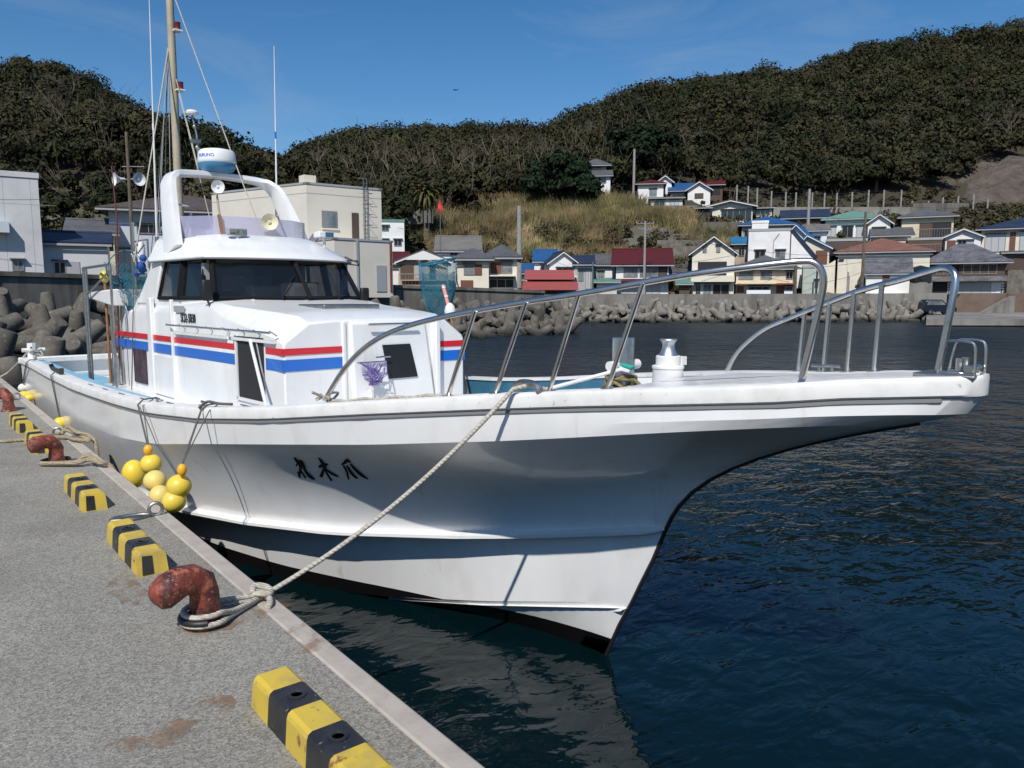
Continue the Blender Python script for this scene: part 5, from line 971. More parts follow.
q_.loft(rws, closed=True, caps=True); arch = P('radar_arch', q_, M['gel'], smooth=60)
# radome
rv, rz = onU(212, 178, -6.62)
q_ = BMB(); q_.lathe((-6.62, rv*.3, 4.28), [(.0, 0), (.21, .0), (.235, .02), (.24, .05), (.225, .16), (.205, .185), (.14, .2), (0, .205)], 32); rd = P('radome', q_, M['gel'], smooth=50)
q_ = BMB(); q_.lathe((-6.62, rv*.3, 4.185), [(.14, 0), (.19, .02), (.225, .07), (.236, .105), (.236, .112)], 32); P('radome_base', q_, M['radblue'], parent=rd, smooth=50)
cR = W(-6.62, rv*.3, 4.36)
def rad_text(x, y, z):
    view = math.atan2((CAM-cR).y, (CAM-cR).x); g_ = view - .62 + x/.23; return cR + Vector((math.cos(g_), math.sin(g_), 0))*(.236-y*.09+z) + Vector((0, 0, y))
text_mesh('FURUNO', .055, rad_text, 'radome_lettering', M['blue'], rd)
# gps mushroom and small masts on the arch
gx, gz = onV(197, 150, -.25); 
q_ = BMB(); q_.tube([(-6.75, -.22, 4.14), (-6.75, -.23, 4.66), (-6.77, -.27, 4.9)], [.014, .014, .01]); q_.ball((-6.75, -.23, 4.5), .03); q_.ball((-6.76, -.25, 4.76), .026); q_.box((-6.80, -.30, 4.56), (-6.72, -.19, 4.60)); an = P('aerial_post', q_, M['galv'])
q_ = BMB(); q_.lathe((-6.77, -.27, 4.9), [(.02, 0), (.075, .015), (.08, .035), (.06, .06), (.02, .07)], 16); P('gps_antenna', q_, M['gel'], parent=an)
# loud hailer horn hanging under the arch bar
hv, hz = onU(216, 187, -6.55); horn(W(-6.5, hv, hz), tuple(BD*.9-BS*.3+Vector((0, 0, -.12))), .55, 'small_hailer_horn', M['gel'], boat)
q_ = BMB(); q_.tube([(-6.55, hv, hz-.04), (-6.5, hv+.03, hz-.55)], .014); q_.tube([(-6.6, hv, hz), (-6.62, hv, 4.13)], .01); P('hailer_bracket', q_, M['mast'])
kv, kz = onU(269, 226, -5.5); horn(W(-5.5, kv, kz+.05), tuple(BD*.85-BS*.25+Vector((0, 0, -.08))), .66, 'cream_loudhailer', M['cream'], boat)
q_ = BMB(); q_.tube([(-5.6, kv, kz-.06), (-5.6, kv, kz-.22)], .02); q_.box((-5.7, kv-.08, kz-.2), (-5.4, kv+.12, kz-.17)); P('loudhailer_foot', q_, M['grey'])
# name-lamp on the roof front, spot light on the port side
nv, nz = onU(237, 232, -5.2)
q_ = BMB(); q_.box((-5.24, nv-.11, nz-.04), (-5.17, nv+.11, nz+.04)); fl = P('floodlight', q_, M['grey'], bevel=.008)
q_ = BMB(); q_.box((-5.172, nv-.095, nz-.03), (-5.165, nv+.095, nz+.03)); P('floodlight_lens', q_, mat('lens_glass', (.05, .07, .06), .15, col2=(.25, .3, .28), scale=30), parent=fl)
q_ = BMB(); q_.tube([(-5.21, nv, nz-.04), (-5.2, nv, nz-.16)], .022); P('floodlight_stem', q_, M['gel'], parent=fl)
pv_, pz_ = onU(322, 235, -5.3)
q_ = BMB(); q_.box((-5.34, pv_-.10, pz_-.04), (-5.18, pv_+.10, pz_+.035)); fl = P('floodlight', q_, M['gel'], bevel=.012)
q_ = BMB(); q_.box((-5.178, pv_-.02, pz_-.03), (-5.17, pv_+.09, pz_+.028)); P('floodlight_lens', q_, M['navy'], parent=fl)
q_ = BMB(); q_.tube([(-5.25, pv_, pz_-.04), (-5.25, pv_, 3.03)], .02); P('floodlight_stem', q_, M['gel'], parent=fl)
q_ = BMB(); q_.tube([(-4.9, .80, 3.03), (-4.85, .95, 3.03), (-4.95, 1.02, 2.98), (-5.1, .93, 3.0)], .008); q_.tube([(-4.95, .83, 3.08), (-4.8, .93, 3.0), (-4.95, 1.02, 2.98)], .008); P('side_lamp_bracket', q_, M['dark'])
# lilac flybridge screen
sc_pts = [(-6.4, -.80), (-5.95, -.72), (-5.62, -.5), (-5.5, 0), (-5.55, .45), (-5.75, .72), (-6.2, .86)]
q_ = BMB(); rws = []
for (u, v) in sc_pts: rws.append([(u, v, 3.26), (u-.05, v*1.04, 3.54 if u > -6 else 3.44), (u-.06, v*1.04, 3.54 if u > -6 else 3.44), (u-.012, v, 3.26)])
q_.loft(rws, closed=True, caps=True); P('flybridge_screen', q_, M['purple'], smooth=50)
q_ = BMB(); q_.tube([(-5.58, -.42, 3.28), (-5.62, -.44, 3.55)], .028, 4); P('screen_strap', q_, M['brown'])
q_ = BMB(); q_.prism([(-5.78, .78, 3.2), (-6.25, .9, 3.2), (-6.1, 1.02, 3.44), (-5.6, .88, 3.40)], (0, .015, 0)); P('side_dodger_cloth', q_, mat('grey_violet_cloth', (.2, .18, .22), .8))
q_ = BMB(); q_.tube(smooth_pts([(-6.0, -.7, 3.22), (-6.1, -.62, 3.5), (-6.2, -.55, 3.6)]), .014); q_.tube([(-6.2, -.78, 3.2), (-6.3, -.7, 3.62)], .014); q_.tube([(-6.28, -.76, 3.72), (-6.2, -.58, 3.68)], .014); P('flybridge_ladder_rail', q_, M['steel'])
# mast, lamps and stays
q_ = BMB(); q_.tube([(-8.15, 0, 1.2), (-8.15, 0, 3.4), (-8.12, 0, 6.95)], [.06, .058, .05], 14); mast = P('mast', q_, M['mast'])
for zz in (5.52, 6.33):
    q_ = BMB(); q_.lathe((-8.04, .06, zz), [(.05, 0), (.055, .01), (.04, .02), (.04, .09), (.045, .1), (.0, .11)], 12); P('mast_lamp', q_, M['red'] if 0 else mat('dark_red_lens', (.16, .02, .02), .3), parent=mast)
    q_ = BMB(); q_.box((-8.12, 0, zz-.02), (-7.99, .11, zz)); P('lamp_bracket', q_, M['cap'], parent=mast)
def stay(name, a_, b_, r, m, parent=boat, sag=0):
    a_, b_ = Vector(a_), Vector(b_); pts = [a_+(b_-a_)*i/8+Vector((0, 0, -sag*4*(i/8)*(1-i/8))) for i in range(9)]
    q_ = BMB(); q_.tube([tuple(p) for p in pts], r, 5); return P(name, q_, m, parent)
fb = onU(232, 160, -6.5); u2_, v2_ = -5.9, .35
stay('stay_line', (-8.12, .03, 6.9), (-6.5, fb[0]+.03, fb[1]), .008, M['rope'], mast); stay('stay_line', (-6.5, fb[0]+.03, fb[1]), (-5.75, .18, 3.25), .008, M['rope'], mast)
stay('stay_line', (-8.12, .03, 5.7), (-6.75, -.22, 4.2), .006, M['rope'], mast); stay('stay_line', (-8.15, .05, 5.6), (-6.1, -.3, 3.25), .005, M['rope'], mast)
lx = onV(155, 40, -.2); 
sz_ = onV(134, 262, -1.0); stay('stay_line', (-8.15, -.04, 6.1), (sz_[0], -1.0, sz_[1]), .010, M['rope'], mast); stay('stay_line', (sz_[0], -1.0, sz_[1]), (sz_[0]-.05, -1.1, 1.4), .007, M['ropedark'], mast)
for i, (du, dv, zz) in enumerate(((-.45, -.25, 2.5), (-.65, -.1, 2.3), (-.3, -.35, 2.6), (-.85, -.3, 2.2), (-.15, -.12, 2.4))):
    stay('halyard', (-8.17, -.05, 6.1-.1*i), (-8.15+du, dv, zz), .006, M['ropedark'] if i % 2 else M['grey'], mast)
q_ = BMB(); q_.tube([(-7.0, .0, 3.1), (-8.15, 0, 3.4)], .02); P('mast_brace', q_, M['galv'])
for (px_, py_, px2, py2, v_) in ((157, 243, 149, -8, -.62), (277, 215, 274, 46, .78)):
    u_, z_ = onV(px_, py_, v_); u3, z3 = onV(px2, py2, v_); pts = [(u_+(u3-u_)*i/6, v_, z_+(z3-z_)*i/6) for i in range(7)]
    q_ = BMB(); q_.tube(pts, [.014, .013, .012, .009, .007, .006, .004], 6); wa = P('whip_antenna', q_, M['gel'])
    q_ = BMB(); k_ = .28; c0 = Vector(pts[0])+(Vector(pts[-1])-Vector(pts[0]))*.46; q_.tube([tuple(c0), tuple(c0+Vector((0, 0, .09)))], .013); P('antenna_joint', q_, M['blue'] if v_ > 0 else M['gel'], parent=wa)
    q_ = BMB(); q_.tube([(u_, v_, z_-.03), (u_, v_, z_+.08)], .024); q_.tube([(u_, v_, z_), (u_+.3*(1 if v_ > 0 else 1), v_*.9, z_-.18)], .012); q_.tube([(u_, v_, z_), (u_+.1, v_*1.12, z_-.35)], .012); P('antenna_bracket', q_, M['galv'], parent=wa)
# clutter aft of the wheelhouse
q_ = BMB()
for dv in (0, .08): q_.tube([(-7.05, -.93+dv, 2.9), (-7.25, -.95+dv, 3.15), (-7.05, -.93+dv, 3.25)], .012)
q_.tube([(-6.75, -.9, 2.95), (-6.75, -.9, 3.3), (-7.3, -.9, 3.3)], .012); q_.tube([(-7.3, -.9, 2.6), (-7.3, -.9, 3.55)], .016); P('aft_hand_grips', q_, M['steel'])
q_ = BMB()
for (u, v, z, r) in ((-7.05, -.9, 2.98, .06), (-7.15, -.85, 2.93, .05), (-6.95, -.9, 3.08, .045), (-7.25, -.9, 2.9, .045)): q_.ball((u, v, z), r, 8)
P('blue_cloth_bundle', q_, M['bluecloth'])
q_ = BMB(); q_.lathe((-7.5, -.75, 3.02), [(.03, 0), (.05, .04), (.05, .22), (.03, .3), (.0, .32)], 10); P('white_lamp_tube', q_, M['gel'])
q_ = BMB()
for (u, v) in ((-7.55, -1.02), (-7.65, -.98), (-7.75, -.98)):
    q_.tube(smooth_pts([(u-.1, v, 1.4), (u-.1, v, 2.35), (u, v, 2.52), (u+.16, v, 2.48), (u+.22, v, 2.3), (u+.22, v, 1.95)]), .012)
q_.tube([(-7.9, -1.05, 1.35), (-7.9, -1.05, 2.4)], .03); P('rod_holder_rack', q_, M['steel'])
q_ = BMB(); q_.lathe((-7.62, -1.12, 1.35), [(.045, 0), (.05, .05), (.05, .4), (.03, .46), (.02, .5)], 12); P('gas_cylinder', q_, M['galv'])
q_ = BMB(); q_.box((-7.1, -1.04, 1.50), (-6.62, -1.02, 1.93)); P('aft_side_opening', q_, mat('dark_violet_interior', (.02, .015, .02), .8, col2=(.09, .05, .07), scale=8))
# white net tray sticking out aft, on its frame
q_ = BMB(); q_.hexa([(-8.42, -1.2, 2.57), (-7.5, -1.15, 2.47), (-7.5, -.45, 2.47), (-8.42, -.7, 2.57), (-8.42, -1.2, 2.65), (-7.5, -1.15, 2.69), (-7.5, -.45, 2.69), (-8.42, -.7, 2.65)]); P('net_tray', q_, M['gel'], bevel=.015)
q_ = BMB()
for u in (-8.42, -8.30): q_.tube([(u, -1.24, 1.25), (u, -1.24, 2.98)], .02)
q_.tube([(-8.42, -1.24, 2.98), (-7.3, -1.2, 3.0)], .018); q_.tube([(-7.3, -1.2, 3.0), (-7.3, -1.2, 1.3)], .016); q_.tube([(-8.30, -1.24, 2.62), (-7.35, -1.2, 2.92)], .012); P('awning_frame', q_, M['galv'])
q_ = BMB(); q_.tube([(-12.1, -1.25, 1.3), (-12.1, -1.25, 1.78)], .07); q_.tube([(-12.1, -1.4, 1.66), (-12.1, -1.05, 1.66)], .035); P('stern_mooring_post', q_, M['cap'])
# bulwark cleat on the aft cap
q_ = MB()
cp = [W(*gpt(-8.9, -1, .07, .01)), W(*gpt(-8.0, -1, .07, .01))]
q_.tube([cp[0]+Vector((0, 0, .08)), cp[0]+Vector((.02, 0, .02)), cp[1]+Vector((0, 0, .02)), cp[1]+Vector((0, 0, .08))], .03, 8); q_.build('gunwale_roller', M['rust'] if 0 else mat('corroded_roller', (.06, .045, .04), .7, col2=(.03, .03, .035), scale=20), boat)
# ---------------------------------------------------------------- bow rails
def gun_u(x, sd):
    lo, hi = -12.0, 2.3
    def px(u): 
        p = W(*gpt(u, sd, .08, 0))-CAM; return 512+FPX*p.dot(RT)/p.dot(FW)
    for _ in range(40):
        m_ = (lo+hi)/2
        if px(m_) < x: lo = m_
        else: hi = m_
    return m_
def railpts(pl, sd, out):
    o_ = []
    for x, y, xb in pl:
        ub = gun_u(xb, sd); v_ = sd*(max(0, interp(wG, ub)-.08)+out); u_, z_ = onV(x, y, v_); o_.append((u_, v_, z_))
    return o_
near = railpts([(325, 400, 325), (345, 368, 335), (370, 344, 350), (402, 328, 380), (450, 315.5, 430), (525, 302, 500), (579, 294, 550), (643, 282.5, 610), (700, 273, 660), (760, 265.5, 720), (800, 261.5, 770), (814, 263, 785), (822, 272, 795), (823, 288, 800), (815, 325, 800), (802, 378, 800)], -1, 0)
q_ = BMB(); q_.tube(smooth_pts(near, 4), .018, 12); rl = P('bow_rail', q_, M['steel'])
for xb, yb, xt, yt in ((448, 393, 475, 311), (495, 392, 526, 302), (549, 390, 579, 294), (607, 388, 643, 283)):
    u = gun_u(xb, -1); g_ = gpt(u, -1, .08, 0); t_ = railpts([(xt, yt, xb)], -1, 0)[0]
    q_ = BMB(); q_.tube([g_, t_], .0145, 10); P('rail_post', q_, M['steel'], parent=rl); q_ = BMB(); q_.lathe(g_, [(.04, 0), (.04, .008), (.0, .009)], 12); P('post_foot', q_, M['steel'], parent=rl)
farr = railpts([(725, 375, 725), (738, 352, 735), (762, 331, 755), (790, 318, 785), (830, 302, 822), (862, 290, 850), (900, 280, 880), (930, 271, 905), (944, 268, 915), (953, 272, 925), (955, 284, 930), (949, 318, 936), (938, 371, 938)], 1, 0)
q_ = BMB(); q_.tube(smooth_pts(farr, 4), .018, 12); rl2 = P('bow_rail', q_, M['steel'])
for xb, xt, yt in ((798, 805, 312), (823, 830, 302.5), (847, 854, 293), (874, 882, 284.5)):
    u = gun_u(xb, 1); g_ = gpt(u, 1, .08, 0); t_ = railpts([(xt, yt, xb)], 1, 0)[0]
    q_ = BMB(); q_.tube([g_, t_], .0145, 10); P('rail_post', q_, M['steel'], parent=rl2); q_ = BMB(); q_.lathe(g_, [(.04, 0), (.04, .008), (.0, .009)], 12); P('post_foot', q_, M['steel'], parent=rl2)
# stem-head fitting: two hoops, roller, plates
zt = interp(zG, 2.15)+.01
for v_ in (-.085, .07):
    q_ = BMB()
    q_.tube(smooth_pts([(2.12, v_, zt), (2.135, v_, zt+.09), (2.15, v_, zt+.15), (2.18, v_, zt+.165), (2.25, v_, zt+.162), (2.275, v_, zt+.14), (2.28, v_, zt+.05), (2.28, v_, zt)], 3), .0065)
    q_.tube([(2.12, v_, zt+.008), (2.28, v_, zt+.008)], .007); P('anchor_hoop', q_, M['steel'])
q_ = BMB(); q_.tube([(2.25, -.08, zt+.03), (2.25, .07, zt+.03)], .02, 12); q_.tube([(2.2, -.04, zt+.02), (2.2, -.04, zt+.08)], .017, 10); q_.tube([(2.2, .05, zt+.02), (2.2, .05, zt+.08)], .017, 10); P('anchor_roller', q_, M['steel'])
q_ = BMB(); q_.box((2.02, -.12, zt-.012), (2.29, .1, zt+.004)); P('stemhead_plate', q_, M['galv'], bevel=.004)
# capstan and samson post (inside the bulwark on the foredeck)
cc_ = (.50, -.02, 1.965)
q_ = BMB(); q_.lathe(cc_, [(.098, -.2), (.098, .17), (.103, .172), (.103, .186), (.094, .19), (.0, .191)], 28); cp_ = P('capstan_base', q_, M['cap'], smooth=30)
q_ = BMB(); q_.lathe((.50, -.02, 2.155), [(.079, 0), (.079, .058), (.074, .064), (0, .065)], 28); q_.box((.5, .05, 2.155), (.56, .10, 2.21)); P('capstan_motor', q_, M['cap'], parent=cp_, smooth=30)
q_ = BMB(); q_.lathe((.50, -.02, 2.22), [(.062, 0), (.055, .012), (.043, .038), (.038, .06), (.041, .08), (.052, .096), (.055, .1), (.053, .105), (.0, .106)], 28); P('capstan_drum', q_, M['alu'], parent=cp_, smooth=40)
q_ = BMB(); q_.lathe((.05, .08, 1.6), [(.078, 0), (.078, .70), (.076, .712), (0, .715)], 28); sp = P('samson_post', q_, M['steel'], smooth=40)
q_ = BMB(); q_.tube([(.05, -.07, 2.12), (.05, .24, 2.12)], .035, 12); P('post_crossbar', q_, M['cap'], parent=sp)
# fairleads along the cap and small deck fittings
for x_ in (530,):
    u = gun_u(x_, -1); g_ = Vector(gpt(u, -1, .06, 0)); q_ = BMB(); q_.tube(smooth_pts([g_+Vector((-.1, 0, 0)), g_+Vector((-.09, 0, .045)), g_+Vector((0, 0, .06)), g_+Vector((.09, 0, .045)), g_+Vector((.1, 0, 0))], 3), .022); P('fairlead', q_, M['galv'])
for sd, u in ((-1, -3.05), (-1, -4.0), (1, 1.35), (1, 1.25)):
    g_ = Vector(gpt(u, sd, .1, .0)); q_ = BMB(); q_.tube([g_, g_+Vector((0, 0, .035))], .012); q_.tube([g_+Vector((-.05, 0, .04)), g_+Vector((.05, 0, .04))], .012); P('deck_cleat', q_, M['galv'])
for i in range(7):
    u = -2.4-i*.65; g_ = Vector(gpt(u, -1, .09, .005)); q_ = BMB(); q_.box(tuple(g_+Vector((-.09, -.006, 0))), tuple(g_+Vector((.09, .006, .008)))); P('cap_slot_fitting', q_, M['galv'])
# ship name in brush characters on the starboard bow, drawn on the hull's own surface
def brush(strokes, name, par):
    q_ = MB()
    for st in strokes:
        pts = smooth_pts([(270+a/7.877, 440+b/7.877, w/7.877) for a, b, w in st], 5); Lr, Rr = [], []
        for i, p in enumerate(pts):
            t = pts[min(i+1, len(pts)-1)]-pts[max(i-1, 0)]; nn = Vector((-t.y, t.x)); nn.normalize(); hw = p.z*.53
            Lr.append(on_hull(p.x+nn.x*hw, p.y+nn.y*hw)); Rr.append(on_hull(p.x-nn.x*hw, p.y-nn.y*hw))
        for i in range(len(pts)-1): q_.add([Lr[i], Lr[i+1], Rr[i+1], Rr[i]], [(0, 1, 2, 3)])
    o = q_.build(name, M['matt'], par, smooth=0); return o
nm_ = brush([[(192, 133, 10), (212, 160, 22), (240, 195, 24), (240, 240, 18), (234, 296, 8)], [(206, 204, 10), (236, 166, 26), (262, 196, 26), (282, 244, 18), (318, 284, 26), (352, 308, 12)], [(222, 245, 14), (236, 292, 16)], [(244, 240, 12), (285, 298, 14)]], 'name_character', boat)
nm_ = brush([[(382, 135, 8), (408, 168, 22), (432, 210, 26), (448, 256, 14), (488, 320, 18)], [(384, 210, 16), (420, 196, 30), (460, 188, 12)], [(426, 220, 18), (404, 290, 26)], [(440, 226, 8), (490, 262, 18), (540, 286, 12)]], 'name_character', boat)
nm_ = brush([[(562, 192, 10), (598, 168, 26), (600, 150, 22)], [(600, 152, 26), (634, 172, 14)], [(578, 196, 12), (606, 246, 16), (620, 310, 12)], [(606, 198, 12), (648, 262, 22), (692, 302, 12)], [(634, 184, 12), (672, 228, 20), (722, 272, 22), (776, 306, 8)]], 'name_character', boat)
# far side landing net and pole, left-hand net
def netmesh(c0, rx, ry, h, name, parent, tilt=(0, 0)):
    q_ = MB(); n = 16; rows = 9
    P3 = lambda i, j: Vector(c0)+RT*(rx*math.cos(2*math.pi*i/n)*(1-.55*(j/rows)**2.2)+tilt[0]*j/rows)+FH*(ry*math.sin(2*math.pi*i/n)*(1-.55*(j/rows)**2.2))+Vector((0, 0, -h*j/rows+.02*math.sin(i*1.7+j)))
    for j in range(rows):
        for i in range(n):
            q_.tube([P3(i, j), P3(i+.5, j+.5), P3(i+1, j+1)], .0022, 3, caps=False); q_.tube([P3(i+1, j), P3(i+.5, j+.5), P3(i, j+1)], .0022, 3, caps=False)
            for (da, db) in ((.5, 0), (0, .5)): q_.tube([P3(i+da, j+db), P3(i+da+.5, j+db+.5)], .002, 3, caps=False); q_.tube([P3(i+1-da, j+db), P3(i+.5-da, j+db+.5)], .002, 3, caps=False)
    return q_.build(name, M['netteal'], parent, smooth=0)
M['netteal'] = mat('teal_netting', (.02, .17, .24), .7)
# ================================================================== THINGS ON THE QUAY AND BOAT
def rope(pts, r, m, name, label, n=6, sm=6, cat='rope'):
    q_ = MB(); q_.tube(smooth_pts(pts, sm), r, 8); return tag(q_.build(name, m), label, cat)
# striped wheel stops
def stop(Y0, Y1, X0, label, w=.15, h=.13):
    c_ = Vector((X0+w/2, (Y0+Y1)/2, 1.0)); t = thing('wheel_stop', c_, label, 'wheel stop', 'striped wheel stops along the quay edge'); n = 5; s = .03
    def sec(y, k=0, e=0): return [(X0-.008, y, 1.0), (X0, y, 1.0+h*.8), (X0+.006, y, 1.0+h*.93), (X0+.02, y, 1.0+h), (X0+w-.02, y, 1.0+h), (X0+w-.006, y, 1.0+h*.93), (X0+w, y, 1.0+h*.8), (X0+w+.008, y, 1.0)]
    L_ = (Y1-Y0)
    for i in range(n):
        a, b_ = Y0+L_*i/n, Y0+L_*(i+1)/n; q_ = MB(); ra, rb = sec(a), sec(b_)
        if i == 0: ra = [(x, y+(.018*(z-1.0)/h), z) for x, y, z in ra]
        if i == n-1: rb = [(x, y-(.018*(z-1.0)/h), z) for x, y, z in rb]
        q_.loft([ra, rb], closed=True, caps=True); q_.build('yellow_block' if i % 2 == 0 else 'black_block', M['yel'] if i % 2 == 0 else M['blk'], t, smooth=0, bevel=.006 if 0 else 0)
    q_ = MB(); yy = Y0-.004; q_.prism([(X0+.015, yy, 1.01), (X0+w*.5, yy, 1.01), (X0+w*.5, yy+.018, 1.0+h*.86), (X0+.02, yy+.018, 1.0+h*.9)], (0, .003, 0)); q_.build('end_patch', M['blk'], t, smooth=0)
    for yy in (Y0+L_*.3, Y0+L_*.7): q_ = MB(); q_.lathe((X0+w/2, yy, 1.0+h+.001), [(.035, 0), (.035, .004), (.022, .005), (.02, -.0), (0, .0)], 14); q_.build('bolt_cap', M['blk'], t)
SW = [(1.98, 2.84, 'nearest striped wheel stop, chipped, cut by the bottom edge of the picture'), (4.60, 5.46, 'black-ended striped wheel stop just behind the nearest rusty bollard'), (6.29, 7.15, 'black-ended striped wheel stop between the nearest ring and the second bollard'), (8.95, 9.82, 'striped wheel stop half hidden behind the second bollard'), (10.45, 11.4, 'farthest striped wheel stop, beside the third bollard')]
for a, b_, lb in SW: stop(a, b_, 0.968 if a < 4 else .955 if a < 8 else .965, lb)
# rusty horn bollards
def bollard(X, Y, label, s=1.0, ang=0, m=None):
    c_ = Vector((X, Y, 1.0)); dr = Vector((-math.cos(ang), -math.sin(ang), 0)); q_ = MB(); up = Vector((0, 0, 1))
    pts = [c_+up*.0, c_+up*.05, c_+up*.10, c_+up*.17-dr*.0, c_+up*.225+dr*.02, c_+up*.262+dr*.07, c_+up*.268+dr*.13, c_+up*.25+dr*.19, c_+up*.228+dr*.235, c_+up*.218+dr*.262, c_+up*.214+dr*.272]
    pts = [c_+(p-c_)*s for p in pts]; q_.tube(pts, [x*s for x in (.088, .08, .073, .072, .074, .076, .076, .08, .078, .055, .01)], 22)
    q_.v = [tuple(Vector(v)+Vector((math.sin(v[1]*61+v[2]*47), math.sin(v[0]*53+v[2]*39), math.sin(v[0]*44+v[1]*57)))*.0035) for v in q_.v]
    q_.lathe(c_, [(.105*s, 0), (.105*s, .018*s), (.085*s, .03*s)], 24); return tag(q_.build('mooring_bollard', M['rust'], smooth=60), label, 'bollard', 'rusty horn bollards on the quay')
B1 = on_z(206, 624, 1.0); B2 = on_z(57, 464, 1.0); B3 = on_z(9, 411, 1.0)
bollard(B1.x, B1.y, 'nearest rusty red horn bollard with the white bow rope looped round its foot', .96, R(18)); bollard(B2.x, B2.y, 'second rusty red horn bollard with a tan rope round its foot', .88, R(18)); bollard(B3.x, B3.y, 'third rusty bollard, at the left edge of the quay by the farthest wheel stop', .95, R(-60))
b4 = on_z(0, 388, 1.0); bollard(b4.x-.1, b4.y+2, 'farthest rusty bollard, just showing at the left edge below the tetrapods', 1.1, R(30))
# mooring rings
def ring_(X, Y, label, a):
    c_ = Vector((X, Y, 1.0)); d = Vector((math.cos(a), math.sin(a), 0)); q_ = MB(); t = thing('mooring_ring', c_, label, 'mooring ring', 'steel mooring rings')
    q_.tube([c_+d*.04+Vector((0, 0, .055))+d*.045*math.cos(g)+Vector((0, 0, .045*math.sin(g))) for g in np.linspace(0, 2*math.pi, 17)[:-1]], .013, 8, closed=True); q_.build('eye', M['galv'], t)
    q_ = MB(); q_.tube(smooth_pts([c_+d*.05+Vector((0, 0, .012)), c_-d*.05+Vector((.01, .06, .014)), c_-d*.2+Vector((0, .05, .014)), c_-d*.25+Vector((0, -.02, .014)), c_-d*.12+Vector((0, -.05, .014)), c_+Vector((0, 0, .012))], 4), .012, 8); q_.build('link', M['galv'], t)
r1 = on_z(150, 517, 1.0); ring_(r1.x, r1.y, 'empty steel mooring ring by the wheel stop nearest the yellow floats', R(-10)); r2_ = on_z(54, 437, 1.0); ring_(r2_.x, r2_.y, 'steel mooring ring with a tan rope through it, beside the second bollard', R(-20)); r3 = on_z(14, 400, 1.0); ring_(r3.x, r3.y, 'far small mooring ring behind the third bollard', R(0))
# rust stains lying on the concrete
def blotch(x, y, rx, ry, seed, z=1.004):
    c_ = on_z(x, y, 1.0); rr0 = random.Random(seed); q_ = MB(); pts = [Vector((c_.x+math.cos(g)*rx*rr0.uniform(.6, 1.1), c_.y+math.sin(g)*ry*rr0.uniform(.6, 1.1), z)) for g in np.linspace(0, 6.28, 19)[:-1]]; q_.add(pts, [tuple(range(len(pts)))]); return q_
for i, (x, y, rx, ry, z) in enumerate(((155, 735, .16, .1, 1.004), (215, 622, .2, .17, 1.004), (270, 610, .14, .12, 1.0045), (215, 705, .10, .08, 1.004), (128, 590, .1, .3, 1.004), (324, 645, .09, .22, 1.010))):
    if i == 5:
        q_ = MB(); q_.add([(1.315, on_z(318, 648, 1).y-.05, 1.0095), (1.43, on_z(318, 648, 1).y-.05, 1.0095), (1.43, on_z(318, 648, 1).y+.3, 1.0095), (1.315, on_z(318, 648, 1).y+.25, 1.0095)], [(0, 1, 2, 3)]); 
    else: q_ = blotch(x, y, rx, ry, i, z)
    tag(q_.build('rust_stain', M['stain'], smooth=0), kind='stuff')
# bow line: fairlead -> knot at the quay edge -> loops round the bollard
fu = gun_u(530, -1); fl0 = W(*gpt(fu, -1, .06, .045)); kn = on_z(262, 596, 1.03)
q_ = MB(); n_ = 22; ln = []
fo = W(*gpt(fu-.03, -1, -.02, .03))
for i in range(n_+1): t_ = i/n_; p = fo.lerp(kn, t_); p.z -= .20*4*t_*(1-t_)*.5; ln.append(p)
ln = [W(*gpt(fu+.12, -1, .22, -.03)), fl0+BD*.03, fl0]+ln
q_.tube(ln, .0135, 10)
def arc(c_, r, a0, a1, z, n=10): return [Vector((c_.x+r*math.cos(a), c_.y+r*math.sin(a), z)) for a in np.linspace(a0, a1, n)]
dk = math.atan2(kn.y-B1.y, kn.x-B1.x)
for z_, rr_, off in ((1.035, .112, .0), (1.075, .10, .06)):
    q_.tube(smooth_pts([kn+Vector((0, 0, -.01+off*.2))]+[kn.lerp(B1, .45)+Vector((.03+off*.4, .05, .01+off*.3))]+arc(B1, rr_, dk+1.35, dk+2*math.pi-1.35, z_)+[kn.lerp(B1, .5)+Vector((-.02, -.06, .005+off*.3)), kn+Vector((0, 0, .0))], 4), .0135, 10)
q_.tube(smooth_pts([kn+Vector((-.05, .0, .02)), kn+Vector((-.02, .05, .045)), kn+Vector((.04, .02, .03)), kn+Vector((.03, -.04, .02)), kn+Vector((-.03, -.03, .03)), kn+Vector((-.04, .03, .0)), kn+Vector((.01, .04, .0))], 5), .017, 10)
q_.tube(smooth_pts([kn+Vector((0, -.01, .02)), kn+Vector((.02, -.05, .0)), kn+Vector((0, -.11, -.005)), kn+Vector((-.02, -.13, -.012))], 4), .017, 10)
tag(q_.build('mooring_rope', M['rope'], smooth=60), 'long pale rope from the bow fairlead to the nearest bollard', 'rope')
q_ = MB(); q_.tube(arc(B1, .108, dk+2.2, dk+4.2, 1.045), .021, 8); tag(q_.build('chafe_hose', M['dark'], smooth=60), 'black hose sleeve round the foot of the nearest bollard', 'hose')
